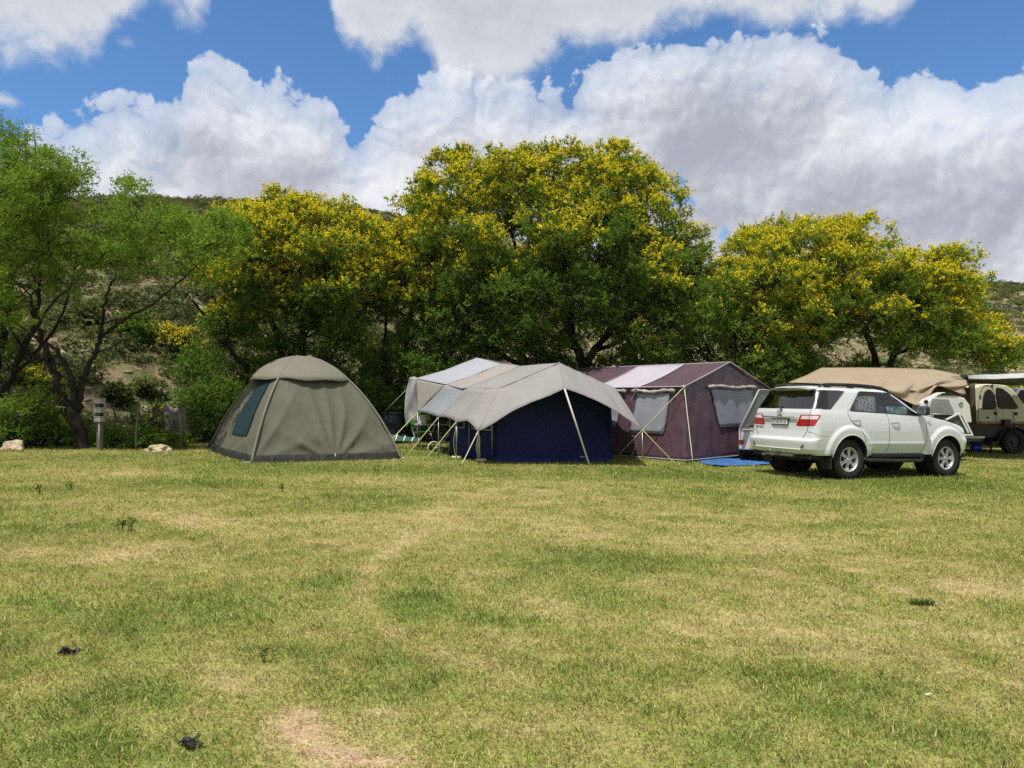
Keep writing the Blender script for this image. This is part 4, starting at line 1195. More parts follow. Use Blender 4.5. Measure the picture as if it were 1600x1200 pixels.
def build_blue_tent():
    A = G(772, 722); B = G(956, 722); C = G(703, 713)      # near left, near right, far left
    d = B - A; d /= np.linalg.norm(d)
    back = C - A
    D = B + back
    org = (A + B) / 2
    root = empty('blue_tent', org, label='dark navy blue tent room under the grey canopy', cat='tent')
    hl = 1.30; pk = 1.83
    def up(p, h): return p + np.array([0, 0, h])
    pkp = (A + B) / 2 + np.array([0, .15, 0])
    # front wall: pentagon as a fine grid with slack folds
    n = 26; rows = []
    R = rng(4)
    for t in np.linspace(0, 1, 18):
        row = []
        for u in np.linspace(0, 1, n):
            topz = hl + (pk - hl) * (1 - abs(2 * u - 1)) ** 1.0
            p = A + (B - A) * u; p = p + np.array([0, 0, topz * t])
            p[1] += 0.035 * math.sin(t * 3.1) * math.sin(u * 9.0) + 0.02 * math.sin(u * 21 + t * 7) * (1 - t) + 0.10 * t
            row.append(p - org)
        rows.append(row)
    mb = MB(); mb.grid(rows); mb.build('front_wall', NAVY, root, solid=0.005)
    def wall(P, Q, name, seed, h0=0.0):
        rows = []
        for t in np.linspace(0, 1, 14):
            rows.append([P + (Q - P) * u + np.array([0.02 * math.sin(u * 15 + t * 4), 0, h0 + hl * t + .10 * t * 0]) - org for u in np.linspace(0, 1, 20)])
        mb = MB(); mb.grid(rows); return mb.build(name, NAVY, root, solid=0.005)
    wall(A, C, 'side_wall', 1); wall(B, D, 'side_wall', 2); wall(C, D, 'back_wall', 3)
    # inner roof
    ridge0 = up(pkp, pk) + np.array([0, .1, 0]) ; ridge1 = up((C + D) / 2, pk)
    mb = MB(); mb.grid([[up(A, hl) - org, up(C, hl) - org], [ridge0 - org, ridge1 - org], [up(B, hl) - org, up(D, hl) - org]], smooth=False); mb.build('inner_roof', NAVY, root, solid=0.005)
    # window frames in the side wall, pale tape round dark gauze
    for u0, u1, z0, z1 in ((0.02, 0.44, 0.72, 1.22), (0.62, 0.96, 0.72, 1.18)):
        q = [A + (C - A) * u + np.array([-0.03, -0.02, z]) - org for u, z in ((u0, z0), (u1, z0), (u1, z1), (u0, z1))]
        mb = MB(); mb.grid([[q[0], q[1]], [q[3], q[2]]], smooth=False); w = mb.build('window', TEALWIN, root, solid=0.004)
        mb = MB()
        for i in range(3):
            a, b = [(q[0], q[1]), (q[0], q[3]), (q[1], q[2])][i]
            mb.tube([a + np.array([-.012, -.01, 0]), b + np.array([-.012, -.01, 0])], 0.017, 4, smooth=False)
        mb.build('window_tape', TOWEL, w)
    # uprights seen against the wall
    for a in (A, A + (C - A) * .5, A + (C - A) * .28):
        mb = MB(); q = a - org + np.array([-.05, -.03, 0]); mb.tube([q, q + np.array([.01, .01, hl])], 0.011, 6); mb.build('tent_pole', STEEL, root)
    # mud flap
    mb = MB(); rows = []
    for h, o in ((0, 0.10), (0.04, 0.03), (0.09, 0.0)):
        rows.append([A + (B - A) * u + np.array([0, -0.02 - o - .01 * math.sin(u * 40), h]) - org for u in np.linspace(0, 1, 40)])
    mb.grid(rows); mb.build('mud_flap', fabric('navy_flap', (0.02, 0.035, 0.16), rough=0.5, var=.2, fold=(6, .8, .03)), root)
    # small pale tag low on the wall
    mb = MB(); c = A + (B - A) * 0.74 - org; mb.box(c + np.array([0, -.03, .13]), (.11, .006, .025)); mb.build('label_patch', TOWEL, root)

def build_plum_tent():
    A = np.array([4.20, 18.0]); e = np.array([.75, .66]); e = e / np.linalg.norm(e); s = np.array([-.66, .75]); s = s / np.linalg.norm(s)
    W, Ls = 3.85, 5.4; zg = float(gz(4.3)); ze, zr = 1.90, 2.53
    org = np.array([A[0], A[1], zg])
    root = empty('frame_tent', org, label='large plum purple frame tent with a pale lavender roof band', cat='tent')
    def Q(w, l, z): p = A + e * w + s * l; return np.array([p[0] - org[0], p[1] - org[1], z - zg])
    fl = 0.17   # walls lean out at the foot
    # roof in three bands
    for l0, l1, m in ((-0.04, 1.37, PLUM), (1.37, 3.0, LAVENDER), (3.0, Ls + .04, PLUM)):
        for w0, w1 in ((-0.07, W / 2), (W + 0.07, W / 2)):
            rows = []
            for t in np.linspace(0, 1, 12):
                zz = ze - .02 + (zr - ze + .02) * t - 0.045 * math.sin(math.pi * t)
                rows.append([Q(w0 + (w1 - w0) * t, l0 + (l1 - l0) * u, zz - 0.02 * math.sin(math.pi * u) * math.sin(math.pi * t)) for u in np.linspace(0, 1, 10)])
            mb = MB(); mb.grid(rows); mb.build('roof_band', m, root, solid=0.006)
    R = rng(8)
    def wrinkle(u, t, s_): return 0.020 * math.sin(u * 19 + t * 5 + s_) * (0.3 + t * (1 - t) * 2.4) + (float(vnoise(np.array([u * 9 + s_]), np.array([t * 7.0]), 1, 14, 3)[0]) - .5) * 0.05
    def wall(name, fn, nu, nt=22, m=PLUM_WALL):
        mb = MB(); mb.grid([[fn(u, t) for u in np.linspace(0, 1, nu)] for t in np.linspace(0, 1, nt)]); return mb.build(name, m, root, solid=0.004)
    def endw(u, t, off=0.0):
        w = u * W; top = ze + (zr - ze) * (1 - abs(2 * u - 1))
        if off > 0.015: t = t * (ze - zg) / (top - zg)
        z = zg + .06 + (top - zg - .06) * t
        out = fl * (1 - t) ** 1.3
        ww = w + (-fl if u < .5 else fl) * (1 - t) * abs(2 * u - 1)
        return Q(ww, -out + wrinkle(u * 2, t, 1) - off, z)
    def sidew(u, t, off=0.0):
        z = zg + .06 + (ze - zg - .06) * t; out = fl * (1 - t) ** 1.3
        l = u * Ls - fl * (1 - t) * max(0, 1 - 8 * u)
        return Q(-out + wrinkle(u * 4, t, 5) - off, l, z)
    wall('end_wall', endw, 50); wall('side_wall', sidew, 60)
    wall('back_wall', lambda u, t: Q(u * W, Ls, zg + .05 + (ze + (zr - ze) * (1 - abs(2 * u - 1)) - zg - .05) * t), 10)
    wall('side_wall', lambda u, t: Q(W + fl * (1 - t), u * Ls, zg + .05 + (ze - zg - .05) * t), 10)
    # pale gauze windows: trapezoids slightly proud of the wall, frame tape round each
    def window(fn, u0t, u1t, u0b, u1b, t0, t1):
        rows = []
        for k in np.linspace(0, 1, 12):
            t = t0 + (t1 - t0) * k; a = u0b + (u0t - u0b) * k; b = u1b + (u1t - u1b) * k
            rows.append([fn(a + (b - a) * q, t, 0.022) for q in np.linspace(0, 1, 12)])
        mb = MB(); mb.grid(rows); w = mb.build('window', MESHWIN, root, solid=0.003)
        mb = MB()
        mb.tube([r[0] for r in rows], 0.012, 5); mb.tube([r[-1] for r in rows], 0.012, 5); mb.tube(rows[0], 0.012, 5)
        mb.build('window_hem', PLUM, w)
        # rolled up flap above
        P = [fn(u0t - .03 + (u1t - u0t + .06) * q, t1 + .03 + .012 * math.sin(q * 9), 0.055) for q in np.linspace(0, 1, 14)]
        mb = MB(); mb.tube(P, [0.042 + 0.013 * math.sin(i * 2.3) for i in range(14)], 9); mb.build('rolled_flap', ROLL, root)
    window(endw, .28, .79, .35, .80, .42, .955)
    window(sidew, .075, .265, .105, .30, .34, .90)
    window(sidew, .36, .52, .38, .53, .40, .90)
    window(sidew, .66, .84, .68, .85, .40, .90)
    # hem piping and black groundsheet edge
    for fn, nm in ((endw, 0), (sidew, 1)):
        mb = MB(); mb.tube([fn(u, 0.0, 0.012) for u in np.linspace(0, 1, 40)], 0.012, 5); mb.build('hem_piping', LAVENDER, root)
        mb = MB(); rows = []
        for z, o in ((0.0, 0.03), (0.05, 0.01), (0.10, -.01)):
            r = []
            for u in np.linspace(0, 1, 40):
                p = fn(u, 0, o); p[2] = z + float(gz(p[0] + org[0])) - zg; r.append(p)
            rows.append(r)
        mb.grid(rows); mb.build('groundsheet_edge', DARKSKIRT, root)
    # piping along gable and eaves
    for a, b in (((-.07, -.05, ze - .02), (W / 2, -.05, zr + .01)), ((W + .07, -.05, ze - .02), (W / 2, -.05, zr + .01)), ((W / 2, -.05, zr + .005), (W / 2, Ls, zr + .005)), ((-.07, -.05, ze - .02), (-.07, Ls, ze - .02))):
        mb = MB(); mb.tube([Q(*a), Q(*b)], 0.013, 6); mb.build('piping', LAVENDER, root)
    # eave corner patches and guy ropes
    W0 = lambda w, l, z: Q(w, l, z) + org
    for (w, l, z), gps in (((-.08, -.05, ze - .03), [(962, 715), (1083, 726)]), ((-.08, 1.42, ze - .03), [(955, 709), (1000, 712)]), ((-.08, 3.0, ze - .03), [(938, 705)])):
        a = W0(w, l, z)
        mb = MB(); c = a - org; mb.tube([c + np.array([0, 0, .03]), c + np.array([-.03, -.03, -.07])], [.05, .015], 6); mb.build('corner_patch', ROLL, root)
        for gp in gps:
            g = G(*gp); rope(root, a, g, 0.011, ROPE); peg(root, g)
    # blue groundsheet by the end wall
    K = [[(1089, 719), (1130, 716), (1165, 716.5), (1200, 715)], [(1100, 724), (1135, 722), (1170, 722), (1205, 720)], [(1122, 727.5), (1150, 727), (1185, 726), (1210, 724)]]
    rows = [[G(px, py, 0.03 + 0.02 * ((i * 2 + j) % 3 == 1)) for j, (px, py) in enumerate(r)] for i, r in enumerate(K)]
    o0 = G(1140, 721); g = empty('groundsheet', o0, label='crumpled bright blue tarpaulin lying on the grass before the purple tent', cat='tarpaulin')
    cloth(g, rows, TARPBLUE, 'sheet', 8, origin=o0, wob=.02, seed=31, smooth_rows=True)

# ------------------------------------------------------------------ camping things under the canopy
def coil(px, py, r, seed, label, m=ROPE):
    R = rng(seed); c = G(px, py)
    mb = MB(); P = []
    for k in range(90):
        a = k * 0.35; q = r * (0.6 + 0.4 * math.sin(k * 0.13)) 
        P.append((q * math.cos(a) + 0.05 * math.sin(k * .21), q * 0.8 * math.sin(a), 0.03 + 0.012 * math.sin(k * .7) + 0.0004 * k))
    mb.tube(P, 0.009, 5)
    o = mb.build('coiled_rope', m); o.location = Vector(c.tolist()); tag(o, label, 'rope')
def hanging(px0, py0, D, px1, py1, label):
    a = at(px0, py0, D); g = G(px1, py1); mb = MB()
    for s in (-1, 1):
        P = [a + (g - a) * t + np.array([s * .035 * math.sin(math.pi * t) + .01 * math.sin(t * 9), 0, 0]) for t in np.linspace(0, 1, 14)]
        mb.tube([p - g for p in P], 0.010, 5)
    o = mb.build('hanging_rope', ROPE); o.location = Vector(g.tolist()); tag(o, label, 'rope')
def build_kit():
    hanging(713, 660, 16.85, 711, 716, 'doubled pale rope hanging from the middle corner of the canopy flap')
    hanging(747, 675, 15.85, 748, 721, 'pale rope hanging from the lowest left corner of the canopy')
    coil(712, 717.5, 0.13, 1, 'heap of pale rope on the grass below the doubled hanging rope')
    coil(751, 722, 0.15, 2, 'heap of pale rope on the grass in front of the blue tent corner')
    coil(686, 705, 0.12, 3, 'loose loop of thin pale rope in the shade under the canopy')
    # folding table with things, two chairs, cool box: all small in the shade
    D = 19.9; b = foot(683, D) + np.array([0, 0, 0])
    t = empty('folding_table', b, label='grey folding table standing in the shade under the canopy', cat='table')
    mb = MB(); mb.box((0, 0, .70), (1.15, .6, .035)); mb.build('tabletop', TOWEL, t, bevel=.008)
    for x in (-.5, .5):
        for y in (-.25, .25):
            mb = MB(); mb.tube([(x, y, 0), (x * .94, y, .69)], .014, 6); mb.build('leg', STEEL, t)
    for i, (dx, dz, w, d, h, m, nm, lab) in enumerate(((-.38, .72, .22, .2, .16, WHITEPL, 'storage_tub', 'small white tub standing at the left end of the folding table'),
                                                 (.05, .72, .3, .22, .12, BLACKPL, 'gas_stove', 'black flat camping stove on the folding table'),
                                                 (.4, .72, .16, .16, .2, mat('red_tin', (.3, .04, .03), .4), 'food_tin', 'dark red tin at the right end of the folding table'))):
        mb = MB(); mb.box((0, 0, h / 2), (w, d, h), taper=.92); mb.box((0, 0, h + .012), (w * .98, d * .98, .022)); o = mb.build(nm, m, bevel=.01)
        o.location = Vector((b + np.array([dx, 0, dz])).tolist()); tag(o, lab, nm.split('_')[-1])
    grn = mat('green_chair_cloth', (.02, .13, .02), .8)
    for px, D, m, lab, rz in ((661, 21.2, grn, 'green camping chair beside the folding table under the canopy', .6), (700, 18.9, NAVY, 'dark blue camping chair in the shade next to the blue tent', -1.9)):
        b = foot(px, D); c = empty('camping_chair', b, (0, 0, rz), label=lab, cat='chair')
        mb = MB(); mb.grid([[(-.25, -.22, .43), (.25, -.22, .43)], [(-.23, 0, .39), (.23, 0, .39)], [(-.25, .22, .42), (.25, .22, .42)]]); mb.build('seat', m, c, solid=.02)
        mb = MB(); mb.grid([[(-.25, .22, .42), (.25, .22, .42)], [(-.24, .30, .65), (.24, .30, .65)], [(-.25, .36, .90), (.25, .36, .90)]]); mb.build('backrest', m, c, solid=.02)
        for x in (-.27, .27):
            for y0, y1, z1 in ((-.24, .22, .60), (.30, -.22, .60)):
                mb = MB(); mb.tube([(x, y0, 0), (x, y1, z1)], .012, 6); mb.build('leg', STEEL, c)
            mb = MB(); mb.tube([(x, -.24, .60), (x, .28, .62)], .02, 6); mb.build('armrest', BLACKPL, c)
    # small bicycle-like cart wheel seen as a ring
    b = foot(686, 18.6); t = empty('folded_trolley', b, (0, 0, .5), label='small folded trolley with a thin round wheel beside the blue tent', cat='trolley')
    for dx in (-.14, .14):
        mb = MB(); mb.lathe([(.15, -.012), (.165, -.012), (.165, .012), (.15, .012), (.15, -.012)], (dx, 0, .165), 'Y', 24); mb.build('wheel', WHITEPL, t)
    mb = MB(); mb.tube([(-.14, 0, .165), (.14, 0, .165)], .012, 6); mb.tube([(0, 0, .165), (.05, .12, .75)], .012, 6); mb.build('frame', STEEL, t)
    # water barrel
    c = foot(611, 22.4); mb = MB(); mb.lathe([(0, 0), (.31, 0), (.33, .03), (.33, .30), (.345, .32), (.33, .34), (.33, .62), (.345, .64), (.33, .66), (.33, .86), (.30, .90), (0, .90)], seg=28)
    o = mb.build('water_drum', mat('dark_blue_plastic', (.006, .010, .028), .6)); o.location = Vector(c.tolist()); o['label'] = 'dark blue drum standing behind the right side of the dome tent'; o['category'] = 'drum'
    mb = MB(); mb.lathe([(.04, 0), (.34, 0), (.345, .02), (.04, .03)], (0, 0, .90), seg=28); mb.build('lid', mat('drum_lid', (.03, .04, .055), .5), o)
    # striped green ground cloth
    K = [[(606, 677), (625, 681), (656, 685)], [(612, 689), (628, 689.5), (652, 690)]]
    D = 20.2
    rows = [[at(px, py, D - .15 * i) for px, py in r] for i, r in enumerate(K)]
    o0 = foot(630, D); g = empty('windbreak', o0, label='low dark green windbreak with white bars right of the dome tent', cat='windbreak')
    cloth(g, rows, mat('bottle_green', (.01, .075, .045), .7), 'cloth', 8, origin=o0, wob=.01, seed=41)
    for u in (.05, .3, .55, .8, .97):
        a = at(606 + 50 * u, 677 + 8 * u, D - .01); b_ = at(606 + 50 * u - 4 + 2 * u, 689 + 1 * u, D - .16)
        mb = MB(); mb.tube([a - o0 + np.array([0, -.01, 0]), b_ - o0 + np.array([0, -.015, 0])], .022, 5); mb.build('white_bar', WHITEPL, g)

# ------------------------------------------------------------------ lawn edge: post, fence, stump, stones, small plants
def build_edge():
    wood = mat('weathered_wood', (.13, .115, .10), .9, var=(6, .3), bump=(20, .6, .02)); conc = mat('grey_box_paint', (.32, .31, .29), .7, var=(8, .12))
    b = foot(157, 17.5)
    r = empty('service_post', b, (0, 0, -.25), label='grey service post with three socket boxes and a pale pipe', cat='service post')
    s = 17.5 / F
    mb = MB(); mb.box((0, 0, .62), (.115, .09, 1.28)); mb.build('post', wood, r, bevel=.006)
    mb = MB(); mb.tube([(.035, -.065, 0), (.035, -.065, .72)], .011, 8); mb.build('pipe', mat('pale_pvc', (.42, .46, .47), .35), r)
    for i, z in enumerate((.735, .945, 1.16)):
        mb = MB(); mb.box((0, -.02, z), (.175, .16, .115)); mb.box((0, -.02, z + .062), (.19, .175, .016)); mb.build('socket_box', conc, r, bevel=.006)
    for z in (.84, 1.055):
        mb = MB(); mb.box((0, -.03, z), (.13, .12, .09)); mb.build('socket', BLACKPL, r, bevel=.006)
    # wire fence with thin bent posts
    fp = [(178, 19.2, 1.08), (214, 17.6, 1.25), (243, 20.5, 1.05), (283, 18.1, 1.15)]
    fr = empty('wire_fence', foot(200, 18.3), label='sagging wire fence on thin crooked posts along the lawn edge', cat='fence')
    O = np.array(fr.location); tops = []
    R = rng(6)
    for px, D, h in fp:
        q = foot(px, D); P = [q, q + np.array([R.normal() * .02, 0, h * .35]), q + np.array([R.normal() * .03, 0, h * .7]), q + np.array([R.normal() * .04, 0, h])]
        mb = MB(); mb.tube([p - O for p in crom(P, 3)], [.030 - .0012 * i for i in range(10)], 7); mb.build('fence_post', mat('post_wood', (.07, .06, .045), .9), fr); tops.append((q, h))
    for k in (.35, .62, .88):
        P = []
        for (q, h), (q2, h2) in zip(tops[:-1], tops[1:]):
            for t in np.linspace(0, 1, 5, endpoint=False):
                P.append(q + (q2 - q) * t + np.array([0, -.03, (h + (h2 - h) * t) * k - .05 * math.sin(math.pi * t)]) - O)
        P.append(tops[-1][0] + np.array([0, -.03, tops[-1][1] * k]) - O)
        mb = MB(); mb.tube(P, .004, 4); mb.build('wire', STEEL, fr)
    # broken grey stump
    b = foot(271, 19.0); R = rng(9); mb = MB(); rows = []
    for t in np.linspace(0, 1, 14):
        row = []
        for k in range(22):
            a = 2 * math.pi * k / 22; rr = .30 * (1.15 - .28 * t) * (1 + .12 * math.sin(k * 2.9) + .06 * math.sin(k * 6 + t * 5)); z = t * (.98 + .07 * math.sin(k * .9 + 1) + .05 * math.sin(k * 2.3) + .03 * math.sin(k * 5.1))
            row.append((rr * math.cos(a) + .04 * t, rr * math.sin(a), z))
        rows.append(row)
    mb.grid(rows, closed=True)
    c0 = len(mb.v); mb.add([(0, 0, .85)] + rows[-1], [(0, 1 + k, 1 + (k + 1) % 22) for k in range(22)])
    o = mb.build('tree_stump', mat('grey_dead_wood', (.17, .16, .15), .9, var=(7, .35), bump=(9, 1.0, .06))); o.location = Vector(b.tolist()); o['label'] = 'thick grey dead tree stump left of the dome tent'; o['category'] = 'stump'
    # boulders
    def boulder(px, py, D, w, h, seed, label, col):
        R = rng(seed); bm = bmesh.new(); bmesh.ops.create_icosphere(bm, subdivisions=3, radius=1)
        for v in bm.verts:
            n = mnoise.noise(v.co * 1.3 + Vector((seed, 0, 0))) * .45 + mnoise.noise(v.co * 3.1 + Vector((seed, 3, 0))) * .2
            v.co = v.co * (1 + n); v.co.x *= w / 2; v.co.y *= w * .4; v.co.z = v.co.z * h * .62 + h * .30
        me = bpy.data.meshes.new('boulder'); bm.to_mesh(me); bm.free(); me.materials.append(mat('sandy_rock', col, .9, var=(5, .3), bump=(12, .8, .04)))
        o = link(bpy.data.objects.new('boulder', me)); p = foot(px, D); o.location = Vector(p.tolist()); tag(o, label, 'boulder')
    boulder(90, 690, 16.6, .48, .26, 3, 'sunlit sandy boulder at the foot of the dark leaning trunk', (.46, .37, .26)); bpy.data.objects['boulder'].location = Vector((foot(22, 16.9)).tolist())
    bpy.data.objects['boulder']['label'] = 'pale sunlit boulder at the lawn edge near the left picture edge'
    boulder(247, 703, 17.2, .52, .20, 5, 'flat yellowish stone on the grass below the crooked fence post', (.42, .36, .22))
    boulder(8, 690, 17.6, .6, .22, 8, 'brown flat rock behind the pale boulder at the left', (.33, .25, .18))
    # small dark sapling by the fence
    make_shrub(224, 18.4, .7, .45, 371, 'small dark leaved bush growing round the crooked fence post', LEAF_DARK, n=5200, leaf=.035, group='little bushes along the lawn edge')
    make_shrub(166, 18.4, .5, .22, 372, 'low dark weeds at the foot of the grey service post', LEAF_DARK, n=3800, leaf=.04, group='little bushes along the lawn edge')
    make_shrub(262, 18.6, .7, .22, 373, 'low green weeds at the foot of the grey stump', LEAF_GREEN, n=4200, leaf=.035, group='little bushes along the lawn edge')
    make_shrub(236, 18.9, .7, .85, 374, 'thin upright green sapling between fence post and stump', LEAF_OLIVE, n=2600, leaf=.035, group='little bushes along the lawn edge')
    make_shrub(92, 18.7, 1.3, .55, 375, 'low dark weeds left of the leaning trunk foot', LEAF_DARK, n=5200, leaf=.04, group='little bushes along the lawn edge')

def build_lawn_bits():
    # curled dark leaves
    blk = mat('dry_black_leaf', (.022, .018, .018), .55, bump=(60, .8, .004))
    for px, py, w, rz, lab in ((108, 1022, .100, .15, 'curled black dead leaf on the grass, the upper one at left'), (293, 1168, .090, -.1, 'curled black dead leaf with a stalk near the bottom edge')):
        c = G(px, py); R = rng(int(px)); mb = MB()
        for q in range(7):
            a0 = R.normal() * .25; L = w * (.42 + .25 * R.random()); cx, cy = R.normal() * w * .16, R.normal() * w * .12; rows = []
            cu = .5 + R.random(); tilt = R.normal() * .5
            for i in range(8):
                t = i / 7 - .5; hw = w * .16 * math.cos(t * 2.7) ** .7 * (.7 + .6 * R.random()); row = []
                for j in (-1, -.3, .4, 1):
                    x0 = t * L; y0 = j * hw; z0 = .012 + .006 * q * .6 + .018 * cu * abs(j) * w / .09 + .02 * math.sin(t * 3 + q) + tilt * y0
                    row.append((cx + x0 * math.cos(a0) - y0 * math.sin(a0), cy + x0 * math.sin(a0) + y0 * math.cos(a0), max(.004, z0 * .6)))
                rows.append(row)
            mb.grid(rows)
        mb.tube([(w * .30, 0, .02), (w * .55, -.005, .016), (w * .78, .006, .02)], .0022, 5)
        o = mb.build('dead_leaf', blk, solid=.0012); o.location = Vector(c.tolist()); o.rotation_euler = (0, 0, rz); tag(o, lab, 'leaf')
    # upright weeds
    wm = mat('weed_green', (.045, .065, .012), .9, spec=.1)
    W = [(416, 1034, .07, 'dark little weed standing alone in the left foreground'), (205, 832, .16, 'pair of dark weed stalks in the left part of the lawn'), (190, 829, .12, 'single dark weed stalk just left of the pair of stalks'), (441, 770, .18, 'dark weed stalk on the lawn before the dome tent'), (587, 740, .16, 'green weed tuft near the right corner of the dome tent'),
         (63, 773, .15, 'dark weed far out at the left of the lawn'), (107, 766, .12, 'green weed left of the dome tent on open lawn'), (1495, 752, .14, 'green weed below the front wheel of the white car'), (990, 765, .09, 'little weed in front of the blue tent')]
    for px, py, h, lab in W:
        c = G(px, py); R = rng(int(px * 7)); mb = MB(); n = 3 if h < .1 else 5
        for k in range(n):
            dx, dy = R.normal() * .018, R.normal() * .015
            P = [(dx, dy, 0), (dx * 1.5 + R.normal() * .006, dy, h * .5), (dx * 2 + R.normal() * .012, dy, h * (.6 + .4 * R.random()))]
            mb.tube(P, [.003, .0025, .0015], 4)
            for q in range(5):
                z = h * (.3 + .6 * R.random()); a = R.random() * 6.28; L = .016 + .018 * R.random(); cx, cy = dx * 1.5, dy
                mb.add([(cx, cy, z), (cx + L * .6 * math.cos(a) - L * .3 * math.sin(a), cy + L * .6 * math.sin(a), z + L * .5), (cx + L * 1.3 * math.cos(a), cy + L * 1.3 * math.sin(a), z + L * .4), (cx + L * .6 * math.cos(a) + L * .3 * math.sin(a), cy + L * .5 * math.sin(a), z + .1 * L)], [(0, 1, 2, 3)])
        o = mb.build('weed', wm); o.location = Vector(c.tolist()); tag(o, lab, 'weed', 'weeds standing up from the lawn')
    # thick grass tuft
    c = G(1440, 946); R = rng(3); mb = MB()
    for k in range(150):
        a = R.random() * 6.28; r0 = .045 * R.random() ** .5; L = .032 + .032 * R.random(); l = .2 + .9 * R.random(); b = np.array([r0 * math.cos(a) * 2.0, r0 * math.sin(a), 0]); d = np.array([math.cos(a), math.sin(a), 0]); s_ = np.array([-d[1], d[0], 0]) * .003
        m_ = b + d * L * .3 * l + np.array([0, 0, L * .65]); t_ = b + d * L * .9 * l + np.array([0, 0, L * (1 - .3 * l)])
        mb.add([b - s_, b + s_, m_ + s_ * .8, t_, m_ - s_ * .8], [(0, 1, 2, 3, 4)])
    o = mb.build('grass_tuft', mat('tuft_green', (.08, .12, .03), .9, spec=.1, trans=.3)); o.location = Vector(c.tolist()); tag(o, 'thick dark green grass tuft at the right of the lawn', 'grass tuft')
    c = G(1451, 1090); mb = MB(); mb.tube([(-.016, 0, .016), (.016, .005, .018)], .004, 8); o = mb.build('cigarette_end', mat('paper_white', (.8, .77, .74), .7)); o.location = Vector(c.tolist()); tag(o, 'tiny white cigarette end lying on the lawn at right', 'litter')
# ------------------------------------------------------------------ the white car
PAINT = mat('white_paint', (0.60, 0.625, 0.635), 0.20, spec=0.5, coat=0.8)
PAINT_FLARE = PAINT
GAP = mat('panel_gap', (0.03, 0.03, 0.03), 0.8)
TRIM = mat('black_trim', (0.014, 0.014, 0.015), 0.5)
RUBBER = mat('tyre_rubber', (0.030, 0.029, 0.028), 0.85, spec=0.2, bump=(40, .3, .005), var=(4, .3))
CHROME = mat('chrome', (0.75, 0.75, 0.76), 0.10, 1.0)
ALLOY = mat('alloy', (0.50, 0.50, 0.51), 0.42, 0.55)
REDLENS = mat('red_lens', (0.36, 0.010, 0.014), 0.08, coat=1.0)
CLEARLENS = mat('clear_lens', (0.70, 0.62, 0.62), 0.08, coat=1.0, var=(30, .25))
UNDER = mat('underbody', (0.012, 0.012, 0.012), 0.9)
def glass(name, tint, gloss=1.0):
    m = bpy.data.materials.new(name); m.use_nodes = True
    N = NT(m.node_tree); N.n.remove(N.n['Principled BSDF'])
    t = N.node('ShaderNodeBsdfTransparent'); t.inputs[0].default_value = (*tint, 1)
    g = N.node('ShaderNodeBsdfGlossy'); g.inputs['Roughness'].default_value = 0.02
    fr = N.node('ShaderNodeFresnel'); fr.inputs[0].default_value = 1.52
    mx = N.node('ShaderNodeMixShader'); N.l.new(N.m('MINIMUM', N.add(N.mul(fr.outputs[0], gloss), 0.04), 1.0), mx.inputs[0])
    N.l.new(t.outputs[0], mx.inputs[1]); N.l.new(g.outputs[0], mx.inputs[2]); N.l.new(mx.outputs[0], N.n['Material Output'].inputs[0])
    return m
GLASS_DARK = glass('privacy_glass', (0.004, 0.004, 0.005), 2.2)
GLASS_CLEAR = glass('side_glass', (0.90, 0.92, 0.90), 0.8)

def interp(tab, z, k): 
    return np.interp(z, [t[0] for t in tab], [t[k] for t in tab])
BODY_TAB = [ # z, rear x, front x, half width, rear bow, front bow
    (0.47, -0.93, 3.50, 0.865, .08, .25), (0.50, -0.99, 3.55, 0.88, .08, .26), (0.58, -1.035, 3.61, 0.895, .08, .28), (0.70, -1.05, 3.64, 0.905, .08, .28), (0.755, -1.05, 3.65, 0.908, .08, .28),
    (0.785, -1.00, 3.65, 0.910, .08, .28), (0.80, -0.965, 3.645, 0.910, .07, .28), (0.95, -0.945, 3.62, 0.910, .07, .28), (1.03, -0.94, 3.57, 0.905, .07, .30),
    (1.08, -0.94, 3.46, 0.90, .07, .32), (1.12, -0.94, 3.28, 0.895, .07, .30), (1.17, -0.935, 3.02, 0.885, .07, .26), (1.22, -0.93, 2.72, 0.875, .07, .20), (1.27, -0.925, 2.40, 0.862, .07, .15),
    (1.30, -0.92, 2.20, 0.852, .07, .13), (1.34, -0.905, 2.11, 0.835, .07, .14), (1.38, -0.885, 2.04, 0.822, .07, .15), (1.50, -0.815, 1.86, 0.786, .08, .16), (1.60, -0.757, 1.70, 0.755, .08, .16), (1.70, -0.70, 1.51, 0.720, .08, .15),
    (1.745, -0.675, 1.40, 0.695, .08, .14), (1.775, -0.66, 1.29, 0.665, .08, .12), (1.80, -0.64, 1.14, 0.615, .08, .10), (1.82, -0.60, 0.95, 0.53, .08, .08), (1.835, -0.52, 0.72, 0.40, .06, .05), (1.845, -0.35, 0.40, 0.20, .03, .02), (1.848, -0.1, 0.2, 0.02, .0, .0)]
AX = (0.0, 2.75); RARCH = 0.455; ZHUB = 0.385
def flare(x, z):
    """outward swell of the wheel arches and the lower door crease"""
    e = 0.0
    for ax in AX:
        r = math.hypot(x - ax, z - 0.42)
        if z > 0.40: e = max(e, 0.045 * (1 - float(sstep(r, 0.575, 0.66))) )
    e = max(e, 0)
    # crease along the doors
    e += 0.010 * math.exp(-((z - 0.70) / 0.035) ** 2) * float(sstep(x, 0.35, 0.6) * (1 - sstep(x, 2.0, 2.2)))
    e -= 0.022 * float(sstep(z, 0.66, 0.52)) * float(sstep(x, 0.5, 0.6) * (1 - sstep(x, 2.05, 2.15)))
    return e
